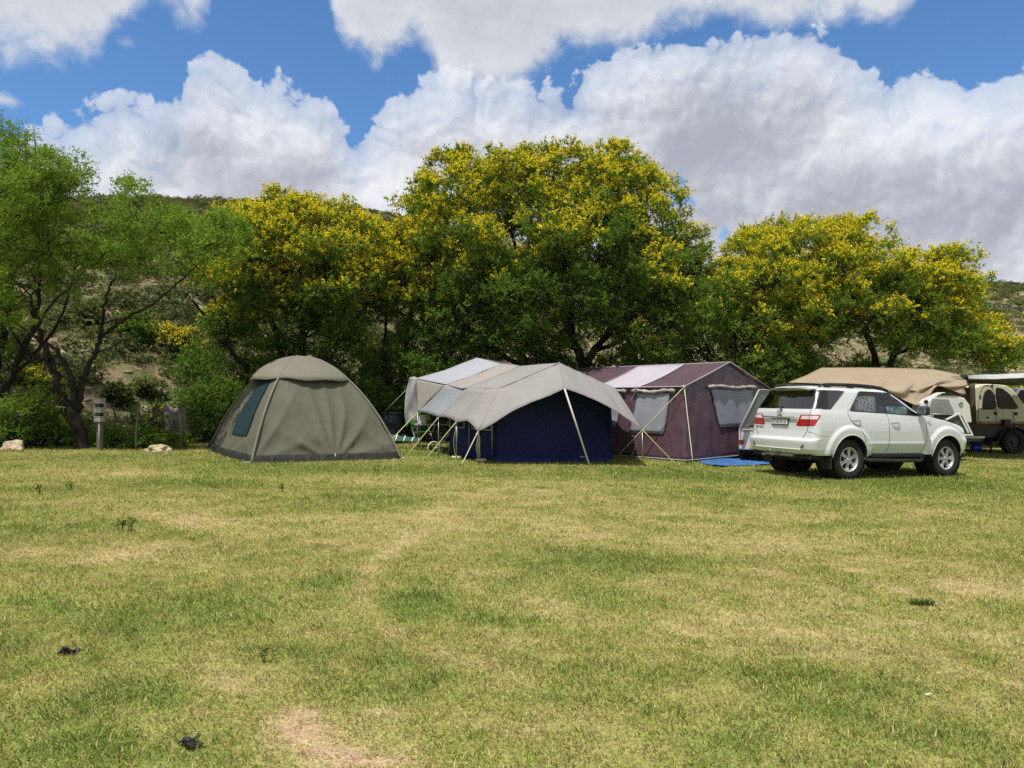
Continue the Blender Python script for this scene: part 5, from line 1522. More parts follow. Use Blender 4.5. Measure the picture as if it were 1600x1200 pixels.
def half_outline(z, nr=44, nc=14, ns=250, nf=26):
    xr, xf, w, br, bf = [float(interp(BODY_TAB, z, k)) for k in (1, 2, 3, 4, 5)]
    rc = min(0.16, w * 0.5); rcf = min(0.30 if z < 1.3 else 0.16, w * 0.6, max(0.02, (xf - xr) * .25))
    rc = min(rc, max(0.02, (xf - xr) * .25))
    P = []
    for t in np.linspace(0, 1, nr, endpoint=False):
        y = t * (w - rc); P.append((xr + br * (y / w) ** 2.2, y))
    xc = xr + br * ((w - rc) / w) ** 2.2
    for t in np.linspace(0, 1, nc, endpoint=False):
        a = t * math.pi / 2; P.append((xc + rc * (1 - math.cos(a)), (w - rc) + rc * math.sin(a)))
    xs0 = xc + rc; xfc = xf - bf * ((w - rcf) / w) ** 2.2; xs1 = xfc - rcf
    for t in np.linspace(0, 1, ns, endpoint=False):
        x = xs0 + (xs1 - xs0) * t
        y = w - 0.035 * float(sstep(x, 2.4, 3.6)) * (z < 1.31) + flare(x, z) * (1 if z < 1.2 else 0)
        P.append((x, y))
    w2 = w - 0.035 * float(sstep(xs1, 2.4, 3.6)) * (z < 1.31) + flare(xs1, z) * (1 if z < 1.2 else 0)
    for t in np.linspace(0, 1, nc, endpoint=False):
        a = t * math.pi / 2; P.append((xs1 + rcf * math.sin(a), w2 - rcf + rcf * math.cos(a)))
    for t in np.linspace(1, 0, nf):
        y = t * (w2 - rcf); P.append((xf - bf * (y / w) ** 2.2, y))
    return np.array(P)
_sy = {}
def side_y(x, z):
    k = round(z, 3)
    if k not in _sy: _sy[k] = half_outline(z)
    P = _sy[k]; m = slice(44, None)
    q = P[m]; i = np.argmax(q[:, 0]) if False else None
    xs = q[:, 0]; ys = q[:, 1]
    return float(np.interp(x, xs, ys))
def build_car():
    th = math.radians(23.0); pt = math.radians(-1.2)
    Xa = Vector((math.cos(th) * math.cos(pt), math.sin(th) * math.cos(pt), math.sin(pt))); Ya = Vector((-math.sin(th), math.cos(th), 0)); Za = Xa.cross(Ya)
    O = Vector((6.263, 15.333, 0.005))
    root = empty('station_wagon', O, label='white high riding estate car with tow bar parked facing right', cat='car')
    root.rotation_euler = Matrix((Xa, Ya, Za)).transposed().to_euler()
    zs = np.unique(np.round(np.concatenate([np.arange(0.47, 1.30, 0.0145), np.arange(1.30, 1.745, 0.0145), np.arange(1.03, 1.31, 0.006), np.arange(1.745, 1.848, 0.005), [1.848]]), 4))
    lev = [half_outline(z) for z in zs]; M = len(lev[0]); K = len(zs)
    L = 2 * M - 2
    V = np.zeros((K, L, 3))
    for i, (z, H) in enumerate(zip(zs, lev)):
        V[i, :M, 0] = H[:, 0]; V[i, :M, 1] = -H[:, 1]; V[i, :M, 2] = z          # right side (towards the viewer)
        V[i, M:, 0] = H[1:-1][::-1, 0]; V[i, M:, 1] = H[1:-1][::-1, 1]; V[i, M:, 2] = z
    # arc length from the rear centre, used for the parts that wrap the rear corner
    S = np.zeros((K, L))
    for i, H in enumerate(lev):
        s = np.concatenate([[0], np.cumsum(np.hypot(*np.diff(H, axis=0).T))]); S[i, :M] = s; S[i, M:] = s[1:-1][::-1]
    zone = np.zeros(M, int); zone[44:58] = 1; zone[58:308] = 2; zone[308:] = 3
    zone = np.concatenate([zone, zone[1:-1][::-1]])
    V0 = V.reshape(-1, 3); S0 = S.ravel()
    i, j = np.meshgrid(np.arange(K - 1), np.arange(L), indexing='ij'); j2 = (j + 1) % L
    Fq = np.stack([i * L + j, i * L + j2, (i + 1) * L + j2, (i + 1) * L + j], 2).reshape(-1, 4)
    FC = V0[Fq].mean(1); FS = S0[Fq].mean(1); FZ = zone[j.ravel()]
    part = np.zeros(len(Fq), int)
    side = FZ >= 1
    AXZ = V0[:, [0, 2]].copy()
    SZ = np.stack([S0, V0[:, 2]], 1)
    def s_of(x, z):
        H = half_outline(z); s = np.concatenate([[0], np.cumsum(np.hypot(*np.diff(H, axis=0).T))]); k = slice(44, 308)
        return float(np.interp(x, H[k, 0], s[k]))
    regions = []   # (code, space, polygon, allowed zones)
    # wheel openings
    for ax in AX:
        circ = [(ax + RARCH * math.cos(a), 0.42 + RARCH * math.sin(a)) for a in np.linspace(-0.2, math.pi + 0.2, 40)]
        circ = [(ax + RARCH, 0.40)] + circ + [(ax - RARCH, 0.40)]
        regions.append((9, 'xz', circ, (1, 2, 3)))
    regions.append((2, 'xz', [(0.06, 1.355), (0.10, 1.345), (0.99, 1.318), (0.985, 1.72), (0.50, 1.732), (0.42, 1.715), (0.13, 1.43)], (2,)))       # rear door glass
    regions.append((3, 'xz', [(1.07, 1.316), (2.00, 1.275), (2.02, 1.30), (1.80, 1.52), (1.52, 1.695), (1.42, 1.716), (1.065, 1.72)], (2,)))         # front door glass
    regions.append((4, 'sz', [(s_of(-.45, 1.37), 1.372), (s_of(.02, 1.72), 1.715), (s_of(.06, 1.735), 1.735), (s_of(-.60, 1.735), 1.735), (s_of(-.60, 1.735) - .02, 1.70), (s_of(-.72, 1.37) - .01, 1.372)], (1, 2)))  # quarter glass
    regions.append((12, 'sz', [(0.40, 1.366), (s_of(-.50, 1.37), 1.372), (s_of(-.40, 1.735), 1.735), (.40, 1.735)], (0, 1, 2)))
    regions.append((5, 'sz', [(-0.01, 1.365), (0.74, 1.365), (0.715, 1.40), (0.62, 1.71), (0.60, 1.735), (-0.01, 1.735)], (0, 1)))                     # rear glass
    tip = s_of(-.74, 1.24)
    red = [(0.43, 1.035), (0.52, 1.245), (0.60, 1.255), (tip, 1.255), (tip + .0, 1.21), (tip - .09, 1.045), (tip - .13, 1.03), (0.47, 1.02)]
    regions.append((6, 'sz', red, (0, 1, 2)))
    clear = [(0.53, 1.165), (0.56, 1.235), (tip - .03, 1.235), (tip - .05, 1.17)]
    regions.append((7, 'sz', clear, (0, 1, 2)))
    regions.append((8, 'z', (1.325, 1.73), (3,)))                                                                                                      # windscreen
    regions.append((10, 'sz', [(-.01, .955), (.22, .955), (.285, 1.175), (-.01, 1.175)], (0,)))                                                        # plate recess
    regions.append((11, 'xzf', [(2.93, 1.12), (3.02, 1.115), (3.30, 1.02), (3.34, .93), (3.24, .92), (3.14, .97)], (2, 3)))                              # head lamp
    moved = V0.copy()
    def project(P, poly):
        best = np.full(len(P), 1e9); out = P.copy()
        for a, b in zip(poly, list(poly[1:]) + [poly[0]]):
            a, b = np.array(a), np.array(b); ab = b - a; t = np.clip(((P - a) @ ab) / (ab @ ab + 1e-12), 0, 1); q = a + t[:, None] * ab; d = np.linalg.norm(P - q, axis=1)
            k = d < best; best[k] = d[k]; out[k] = q[k]
        return out, best
    for code, space, poly, zones in regions:
        zm = np.isin(FZ, zones)
        if space == 'z':
            sel = zm & (FC[:, 2] > poly[0]) & (FC[:, 2] < poly[1]) & (np.abs(FC[:, 1]) < np.interp(FC[:, 2], [1.3, 1.75], [.79, .66])); part[sel] = code; continue
        if space in ('xz', 'xzf'): c = FC[:, [0, 2]]; vv = V0[:, [0, 2]]
        else: c = np.stack([FS, FC[:, 2]], 1); vv = SZ
        sel = zm & in_poly(c[:, 0], c[:, 1], poly)
        if space == 'xz' and code != 9: sel &= np.abs(FC[:, 1]) > .5
        if space == 'xzf': sel &= np.abs(FC[:, 1]) > .45
        inside = np.zeros(len(V0), bool); inside[Fq[sel].ravel()] = True
        outside = np.zeros(len(V0), bool); outside[Fq[~sel].ravel()] = True
        bnd = np.where(inside & outside)[0]
        if len(bnd):
            tgt, d = project(vv[bnd], poly); ok = d < (0.03 if space in ('xz', 'xzf') else 0.017)
            if space in ('xz', 'xzf'): moved[bnd[ok], 0] = tgt[ok, 0]; moved[bnd[ok], 2] = tgt[ok, 1]
            else:
                ds = tgt[:, 0] - vv[bnd, 0]
                # slide along the outline
                zi = bnd // L; ji = bnd % L
                nx = np.where(ji < M, np.minimum(ji + 1, M - 1), np.maximum(ji - 1, M)); a = V0[bnd]; b = V0[zi * L + nx]
                dr = b - a; n_ = np.linalg.norm(dr[:, :2], axis=1) + 1e-9; dr = dr / n_[:, None]
                moved[bnd[ok], 0] += dr[ok, 0] * ds[ok]; moved[bnd[ok], 1] += dr[ok, 1] * ds[ok]; moved[bnd[ok], 2] = tgt[ok, 1]
        part[sel] = code
    # sink the plate recess
    rec = np.zeros(len(V0), bool); rec[Fq[part == 10].ravel()] = True; outv = np.zeros(len(V0), bool); outv[Fq[part != 10].ravel()] = True
    moved[rec & ~outv, 0] += 0.035
    # roof closed with the last ring (width ~0)
    def piece(name, codes, m, offset=0.0, parent=root, sel=None):
        k = np.isin(part, codes) if sel is None else sel
        f = Fq[k]; u, inv = np.unique(f.ravel(), return_inverse=True)
        v = moved[u]
        o = np_mesh(name, v, inv.reshape(-1, 4), m, parent, smooth=True)
        if offset:
            n = np.array([vv.normal[:] for vv in o.data.vertices]); v2 = v + n * offset
            o.data.vertices.foreach_set('co', v2.astype(np.float32).ravel()); o.data.update()
        return o
    nrm_flip = False
    body = piece('body', (0, 10), PAINT)
    body.data.set_sharp_from_angle(angle=math.radians(38))
    zmid = FC[:, 1] < 0
    for sgn in (True, False):
        s_ = zmid if sgn else ~zmid
        piece('side_window', (), GLASS_CLEAR, sel=(part == 2) & s_); piece('side_window', (), GLASS_CLEAR, sel=(part == 3) & s_); piece('quarter_window', (), GLASS_DARK, sel=(part == 4) & s_)
        l = piece('tail_light', (), REDLENS, sel=(part == 6) & s_); piece('clear_lens', (), CLEARLENS, sel=(part == 7) & s_, parent=l)
        piece('headlight', (), mat('headlamp_glass', (.75, .78, .76), .08, coat=1), sel=(part == 11) & s_)
    gb = mat('gloss_black', (.012, .012, .014), .28)
    for sgn in (True, False): piece('rear_pillar', (), gb, sel=(part == 12) & (zmid if sgn else ~zmid))
    piece('rear_window', (5,), GLASS_DARK); piece('windscreen', (8,), GLASS_CLEAR)
    # black surrounds: pillars between the side windows
    def strip(poly, name, m, off=0.003, sgns=(-1, 1), parent=root, nx=14, nz=14):
        """poly of four (x,z) corners laid on the body side"""
        a, b, c, d = [np.array(p) for p in poly]
        for sg in sgns:
            rows = []
            for t in np.linspace(0, 1, nz):
                l = a + (d - a) * t; r = b + (c - b) * t; row = []
                for u in np.linspace(0, 1, nx):
                    p = l + (r - l) * u; row.append((p[0], sg * (side_y(p[0], p[1]) + off), p[1]))
                rows.append(row)
            mb = MB(); mb.grid(rows); mb.build(name, m, parent)
    strip([(0.985, 1.318), (1.072, 1.314), (1.068, 1.722), (0.982, 1.724)], 'door_pillar', TRIM, .002)
    strip([(1.99, 1.27), (2.06, 1.29), (1.84, 1.515), (1.80, 1.52)], 'mirror_corner', TRIM, .002)
    # window rubber lines
    def line(pts_, name, m, r=0.006, off=0.001, sgns=(-1, 1), parent=root, n=10):
        for sg in sgns:
            P = [(p[0], sg * (side_y(p[0], p[1]) + off), p[1]) for p in lin(pts_, n)]
            mb = MB(); mb.tube(P, r, 5); mb.build(name, m, parent)
    line([(0.08, 1.345), (1.03, 1.312), (2.03, 1.268)], 'window_seal', TRIM, .010)
    line([(.06, 1.35), (.13, 1.43), (.42, 1.715), (.50, 1.735), (1.03, 1.727), (1.42, 1.722), (1.56, 1.695), (1.84, 1.515), (2.04, 1.29)], 'window_seal', TRIM, .009)
    line([(-.66, 1.372), (-.44, 1.372), (.04, 1.725), (-.1, 1.737), (-.6, 1.737)], 'window_seal', TRIM, .006)
    # door gaps
    G_ = dict(r=.0055, off=-.001)
    line([(.03, 1.36), (-.02, 1.30), (.03, 1.16), (.20, 1.03), (.33, .85), (.375, .66), (.375, .50)], 'door_gap', GAP, **G_)
    line([(1.03, 1.31), (1.065, 1.2), (1.06, .80), (1.03, .62), (1.01, .50)], 'door_gap', GAP, **G_)
    line([(2.06, 1.28), (2.13, 1.15), (2.14, .85), (2.09, .66), (1.99, .51)], 'door_gap', GAP, **G_)
    line([(.40, .505), (1.0, .497), (1.99, .50)], 'door_gap', GAP, **G_)
    line([(1.0, 1.73), (.46, 1.745), (.30, 1.66), (.02, 1.42), (.03, 1.36)], 'door_gap', mat('soft_gap', (.30, .30, .30), .8), r=.004, off=-.001)
    line([(2.10, 1.285), (2.55, 1.225), (2.95, 1.15), (3.15, 1.08)], 'bonnet_gap', GAP, r=.005, off=-.003)
    line([(-.55, .835), (-.80, .84), (-.92, .93)], 'bumper_gap', GAP, r=.004, off=-.002)
    # arch lips
    for ax in AX:
        pts_ = [(ax + RARCH * math.cos(a), .42 + RARCH * math.sin(a)) for a in np.linspace(0.02, math.pi - .02, 30)]
        for sg in (-1, 1):
            P = [(p[0], sg * (side_y(p[0], p[1]) - .006), p[1]) for p in pts_]
            mb = MB(); mb.tube(P, .013, 8); mb.build('arch_lip', PAINT, root)
            # flare ridge
            rr = .605; pts2 = [(ax + rr * math.cos(a), .42 + rr * math.sin(a)) for a in np.linspace(.25, math.pi - .25, 30)]
            mb = MB(); mb.lathe([(.455, sg * .45), (.455, sg * .885)], (ax, 0, .42), 'Y', 32); mb.build('wheel_housing', UNDER, root)
            mb = MB(); mb.lathe([(.0, sg * .45), (.455, sg * .45)], (ax, 0, .42), 'Y', 32); mb.build('wheel_housing', UNDER, root)
    # underbody
    mb = MB()
    for x0, x1, w in ((-.92, -.42, 1.60), (.44, 2.30, 1.62), (3.20, 3.50, 1.4)): mb.box(((x0 + x1) / 2, 0, .45), (x1 - x0, w, .12))
    mb.box((1.35, 0, .56), (4.3, .86, .22)); mb.build('underbody', UNDER, root, bevel=.01)
    mb = MB(); mb.box((1.35, 0, .38), (4.2, .75, .10)); mb.tube([(0, -.7, .385), (0, .7, .385)], .05, 10); mb.lathe([(0, -.14), (.12, -.11), (.15, 0), (.12, .11), (0, .14)], (0, .05, .385), 'Y', 16); mb.build('axle', UNDER, root)
    mb = MB(); mb.tube([(-.98, .45, .42), (-.6, .45, .42), (-.2, .5, .45)], .028, 10); mb.build('exhaust', STEEL, root)
    # wheels
    def wheel(ax, sg, spin, first=[]):
        w = empty('wheel', (ax, sg * .775, ZHUB)); w.parent = root; w.rotation_euler = (0, spin, math.pi if sg > 0 else 0)
        if first:
            for ch in first[0].children:
                c = ch.copy(); COL.objects.link(c); c.parent = w
            return
        first.append(w)
        R_ = .388
        prof = [(.235, .085), (.25, .112), (.30, .128), (.345, .122), (.375, .108), (R_, .085), (R_, -.085), (.375, -.108), (.345, -.122), (.30, -.128), (.25, -.112), (.235, -.085)]
        mb = MB(); mb.lathe(prof, axis='Y', seg=56)
        for k in range(56):
            a = 2 * math.pi * k / 56
            for yy, da in ((-.085, 0), (-.03, .04), (.03, 0), (.085, .04)):
                M_ = Matrix.Rotation(-(a + da), 3, 'Y'); mb.box(M_ @ Vector((R_ + .002, yy, 0)), (.012, .042, .030), M_)
        mb.build('tyre', RUBBER, w, sharp=40)
        # barrel + lip (outer face is -Y)
        mb = MB(); mb.lathe([(.222, .09), (.215, .0), (.222, -.075), (.240, -.095), (.243, -.108), (.232, -.112), (.218, -.098), (.205, -.06), (.203, .08)], axis='Y', seg=56); mb.build('rim', ALLOY, w, sharp=50)
        mb = MB(); mb.lathe([(0, -.015), (.20, -.015)], axis='Y', seg=40); mb.lathe([(0.0, -.045), (.15, -.045), (.15, -.01)], axis='Y', seg=40); mb.build('brake_disc', mat('brake_dark', (.03, .03, .032), .6, .4), w)
        sp = empty('spokes'); COL.objects.unlink(sp); mb = MB()
        for k in range(6):
            a = 2 * math.pi * k / 6 + math.pi / 2; M_ = Matrix.Rotation(-a, 3, 'Y')
            q = [(.045, -.030), (.085, -.026), (.15, -.034), (.218, -.052), (.218, .052), (.15, .034), (.085, .026), (.045, .030)]
            top = [M_ @ Vector((r, -.082 + .02 * ((r - .13) / .1) ** 2 * 0 - (.012 if r < .1 else 0.0) + (.0 if r < .2 else -.012), t)) for r, t in q]
            n = len(q); vs = top + [v + Vector((0, .035, 0)) for v in top]
            mb.add(vs, [tuple(range(n)), tuple(range(n, 2 * n))[::-1]] + [(i, (i + 1) % n, n + (i + 1) % n, n + i) for i in range(n)])
        mb.lathe([(0, -.100), (.034, -.100), (.040, -.094), (.042, -.06)], axis='Y', seg=24); mb.lathe([(.042, -.086), (.088, -.080), (.092, -.05)], axis='Y', seg=32)
        o = mb.build('spokes', ALLOY, w, bevel=.006)
        mb = MB()
        for k in range(6):
            a = 2 * math.pi * (k + .5) / 6 + math.pi / 2; mb.lathe([(0, -.096), (.009, -.096), (.010, -.08)], (.062 * math.cos(a), 0, .062 * math.sin(a)), 'Y', 8)
        mb.build('wheel_nuts', STEEL, w)
    for ax, sg, sp_ in ((0, -1, .12), (2.75, -1, .5), (0, 1, .3), (2.75, 1, .9)): wheel(ax, sg, sp_)
    # mud flaps
    for sg in (-1, 1):
        mb = MB(); mb.box((-.505, sg * .80, .38), (.02, .25, .34)); mb.build('mud_flap', TRIM, root, bevel=.005)
    # side steps
    for sg in (-1, 1):
        mb = MB(); mb.tube([(.36, sg * .80, .42), (.46, sg * .90, .375), (1.2, sg * .915, .355), (1.95, sg * .90, .35), (2.12, sg * .82, .40)], .038, 10)
        mb.box((1.2, sg * .87, .372), (1.45, .13, .03)); mb.build('side_step', TRIM, root)
        mb = MB(); mb.box((1.2, sg * .855, .455), (1.75, .05, .07)); mb.build('sill', UNDER, root, bevel=.01)
    # handles
    for x, z in ((.17, 1.150), (1.235, 1.118)):
        for sg in (-1, 1):
            y = side_y(x, z)
            mb = MB(); P = [(x - .105, y - .002, z), (x - .085, y + .030, z + .002), (x, y + .040, z + .003), (x + .085, y + .030, z + .002), (x + .105, y - .002, z)]
            mb.tube([(p[0], sg * p[1], p[2]) for p in crom(P, 4)], .012, 8); o = mb.build('door_handle', CHROME, root)
            mb = MB(); mb.lathe([(0, -.002), (.045, .0), (.052, .004)], (x, sg * (y + .002), z), 'Y', 20); mb.build('handle_cup', mat('cup_shade', (.60, .62, .63), .3, coat=.5), root)
    # mirrors
    for sg in (-1, 1):
        mb = MB(); mb.box((1.93, sg * 1.0, 1.375), (.13, .22, .19)); mo = mb.build('wing_mirror', TRIM, root, bevel=.045, seg=4)
        mb = MB(); mb.box((1.952, sg * 1.0, 1.385), (.13, .205, .165)); mb.build('mirror_cover', CHROME, mo, bevel=.045, seg=4)
        mb = MB(); mb.box((1.864, sg * 1.0, 1.378), (.008, .17, .14)); mb.build('mirror_glass', mat('mirror', (.6, .62, .65), .05, 1.0), mo, bevel=.02)
        mb = MB(); mb.box((1.95, sg * .89, 1.31), (.07, .14, .045)); mb.build('mirror_arm', TRIM, mo, bevel=.01)
    # roof rails
    for sg in (-1, 1):
        P = [(-.52, sg * .60, 1.80), (-.42, sg * .605, 1.86), (-.1, sg * .605, 1.875), (.5, sg * .605, 1.878), (1.0, sg * .595, 1.855), (1.28, sg * .575, 1.815), (1.42, sg * .56, 1.775)]
        mb = MB(); mb.tube(crom(P, 5), .018, 8); rl = mb.build('roof_rail', TRIM, root)
        for x in (-.30, .32, .80): mb = MB(); mb.box((x, sg * .603, 1.835), (.16, .04, .06)); mb.build('rail_foot', TRIM, rl, bevel=.008)
    # spoiler
    mb = MB(); rows = []
    for t in np.linspace(0, 1, 8):
        x = -.50 - .36 * t; hw = .63 + .0 * t; row = []
        for y in np.linspace(-1, 1, 25):
            yy = y * (hw - .02 * t); xx = x + .10 * t * abs(y) ** 2.5; row.append((xx, yy, 1.818 - .028 * t - .035 * abs(y) ** 3 - .006 * t))
        rows.append(row)
    low = []
    for t in (1, .5, 0.0):
        x = -.50 - .34 * t; low.append([(x + .10 * t * abs(y) ** 2.5 + .01, y * (.62 - .02 * t), 1.755 - .005 * t - .03 * abs(y) ** 3) for y in np.linspace(-1, 1, 25)])
    mb.grid(rows + low); spo = mb.build('roof_spoiler', PAINT, root, sharp=50)
    mb = MB(); mb.box((-.857, 0.06, 1.772), (.012, .26, .020)); mb.build('brake_light', mat('dark_red_lamp', (.04, .006, .006), .2), spo)
    # wiper
    mb = MB(); mb.tube([(-.925, -.02, 1.335), (-.93, -.01, 1.36), (-.915, .02, 1.43), (-.905, .06, 1.445)], .011, 6); mb.tube([(-.895, .06, 1.447), (-.89, .36, 1.445)], .009, 5); mb.lathe([(0, 0), (.025, .01), (.028, .03)], (-.945, -.02, 1.335), 'X', 12); mb.build('rear_wiper', TRIM, root)
    # chrome bar, recess, plate
    mb = MB(); P = [(-.962 + .07 * (abs(y) / .9) ** 2.2, y, 1.195) for y in np.linspace(-.47, .47, 19)]; mb.tube(P, .016, 8); mb.build('chrome_bar', CHROME, root)
    pl = plate_obj('HD 60 XR GP', (-.945, .0, 1.105), root, .44, .105, rz=-math.pi / 2)
    # emblem: ring of crossing ovals
    mb = MB()
    def oval(cy, cz, a, b, r, x=-.958): return [(x, cy + a * math.cos(k), cz + b * math.sin(k)) for k in np.linspace(0, 2 * math.pi, 25)]
    mb.tube(oval(0, 1.285, .066, .048, .006), .0065, 6); mb.tube(oval(0, 1.30, .038, .014, .005, -.962), .005, 6); mb.tube(oval(0, 1.282, .016, .038, .005, -.964), .005, 6); mb.build('emblem', CHROME, root)
    text_obj('FORTUNER', (-.924, .60, .985), root, .05, rz=-math.pi / 2, m=STEEL, name='badge', yaw_extra=-.12)
    text_obj('VVT-i', (2.20, -.905, 1.135), root, .05, rz=0, m=STEEL, name='badge')
    text_obj('V6', (2.23, -.905, 1.085), root, .045, rz=0, m=STEEL, name='badge')
    # tailgate gaps
    mb = MB()
    def rearp(y, z, off=0.0):
        H = half_outline(z); k = slice(0, 58); return (float(np.interp(abs(y), H[k, 1], H[k, 0])) - off, y, z)
    for sg in (-1, 1):
        P = [rearp(sg * y, z, .0005) for y, z in lin([(.735, 1.36), (.745, 1.26), (.72, 1.10), (.70, .93), (.62, .80)], 6)]; mb.tube(P, .005, 5)
    P = [rearp(y, .792, -.012) for y in np.linspace(-.62, .62, 30)]; mb.tube(P, .006, 5); mb.build('tailgate_gap', GAP, root)
    # fog lamps, lower lip, tow bar
    for sg in (-1, 1):
        p = rearp(sg * .66, .655, .0); mb = MB(); mb.lathe([(0, .006), (.038, -.004), (.045, .006)], p, 'X', 20); mb.build('bumper_socket', TRIM, root)
    mb = MB(); P = [rearp(y, .575, .004) for y in np.linspace(-.62, .62, 30)]; mb.tube(P, .014, 6); mb.build('bumper_lip', PAINT, root)
    mb = MB(); mb.tube([(-.80, -.38, .45), (-.95, -.38, .45), (-.95, .38, .45), (-.80, .38, .45)], .035, 10); mb.box((-1.02, 0, .455), (.22, .07, .06)); mb.tube([(-1.10, 0, .44), (-1.16, 0, .44), (-1.18, 0, .50)], .020, 10)
    mb.lathe([(0, .05), (.018, .047), (.027, .028), (.022, .008), (.012, 0)], (-1.18, 0, .50), 'Z', 14); mb.build('tow_bar', STEEL, root, bevel=.004)
    # front grille area (hidden from here but real)
    mb = MB(); mb.box((3.63, 0, .98), (.04, 1.0, .16)); mb.build('grille', CHROME, root, bevel=.02)
    # interior
    intm = mat('car_interior', (.05, .048, .045), .9)
    mb = MB(); mb.box((.8, 0, .72), (2.7, 1.5, .10)); mb.box((1.95, 0, 1.14), (.35, 1.42, .30)); mb.build('cabin_floor', intm, root, bevel=.02)
    for x, y in ((1.25, -.37), (1.25, .37), (.35, -.37), (.35, .37)):
        mb = MB(); mb.box((x, y, 1.12), (.16, .46, .62), Matrix.Rotation(-.22, 3, 'Y')); mb.box((x + .22, y, .88), (.48, .48, .16)); mb.box((x - .10, y, 1.50), (.09, .24, .15), Matrix.Rotation(-.15, 3, 'Y')); mb.build('seat', intm, root, bevel=.04, seg=3)
    mb = MB(); M_ = Matrix.Rotation(-.42, 3, 'Y'); mb.lathe([(.185, 0), (.19, .012), (.195, 0), (.19, -.012), (.185, 0)], (1.72, -.37, 1.36), 'X', 28, M=M_); mb.tube([(1.72, -.37, 1.36), (1.95, -.37, 1.25)], .03, 8); mb.build('steering_wheel', TRIM, root)
    # things carried inside: things of their own
    fl = pattern_mat('white_blue_leaf_print', (.72, .74, .78), (.03, .05, .16), 15); tl = pattern_mat('teal_leaf_print', (.20, .55, .62), (.02, .05, .12), 17, (.7, .75, .8))
    Mw = Matrix.Translation(O) @ root.rotation_euler.to_matrix().to_4x4()
    for (x, y, z), s_, m, lab in (((.68, -.58, 1.40), (.30, .12, .25), fl, 'white pillow with dark blue leaf print behind the rear door window'), ((1.50, -.58, 1.28), (.38, .13, .17), tl, 'teal and white leaf print pillow behind the front door window')):
        bm = bmesh.new(); bmesh.ops.create_cube(bm, size=2); bmesh.ops.subdivide_edges(bm, edges=bm.edges, cuts=5, use_grid_fill=True)
        for v in bm.verts:
            c = v.co; k = 1 - .45 * (abs(c.x) ** 3 + abs(c.z) ** 3) / 2; c.y *= k; n = mnoise.noise(c * 1.4) * .12; c *= (1 + n)
            r = max(abs(c.x), abs(c.z)); l = math.hypot(c.x, c.z); f = 1 - .22 * max(0, (l / max(r, 1e-6) - 1)); c.x *= s_[0] * f; c.z *= s_[2] * f; c.y *= s_[1]
        me = bpy.data.meshes.new('pillow'); bm.to_mesh(me); bm.free(); me.materials.append(m); me.shade_smooth()
        o = link(bpy.data.objects.new('pillow', me)); o.matrix_world = Mw @ Matrix.Translation(Vector((x, y, z))); tag(o, lab, 'pillow')

def pattern_mat(name, base, dark, scale, third=None):
    m = bpy.data.materials.new(name); m.use_nodes = True; N = NT(m.node_tree); b = N.n['Principled BSDF']; b.inputs['Roughness'].default_value = .9
    tc = N.node('ShaderNodeTexCoord'); O = tc.outputs['Object']
    v = N.voro(O, scale, 'F1'); c = N.mixc(N.smooth(v, .28, .36), dark, base)
    if third: c = N.mixc(N.smooth(N.noise(O, 7, 3), .5, .55), c, third)
    N.l.new(c, b.inputs['Base Color']); return m
def text_mesh(body, size, depth=0.002):
    cu = bpy.data.curves.new('txt', 'FONT'); cu.body = body; cu.size = size; cu.extrude = depth; cu.align_x = 'CENTER'; cu.align_y = 'CENTER'
    t = bpy.data.objects.new('txt', cu); COL.objects.link(t); bpy.context.view_layer.update()
    me = bpy.data.meshes.new_from_object(t.evaluated_get(bpy.context.evaluated_depsgraph_get())); bpy.data.objects.remove(t); return me
def text_obj(body, loc, parent, size, rz=0.0, m=None, name='lettering', yaw_extra=0.0, sx=1.0):
    me = text_mesh(body, size); me.materials.clear(); me.materials.append(m); o = link(bpy.data.objects.new(name, me), parent)
    o.location = loc; o.rotation_euler = (math.pi / 2, 0, rz + yaw_extra); o.scale = (sx, 1, 1); return o
def plate_obj(txt, loc, parent, w, h, rz, rot=None):
    p = empty('number_plate', loc); p.parent = parent; p.rotation_euler = rot or (0, 0, rz)
    mb = MB(); mb.box((0, 0.004, 0), (w + .03, .010, h + .03)); mb.build('plate_frame', TRIM, p, bevel=.004)
    mb = MB(); mb.box((0, -.003, 0), (w, .008, h)); mb.build('plate', mat('plate_white', (.72, .72, .70), .4), p, bevel=.003)
    text_obj(txt, (0, -.0085, 0), p, h * .98, 0, mat('plate_ink', (.02, .03, .03), .5), 'lettering', sx=w / (h * .98 * .60 * len(txt)))
    return p
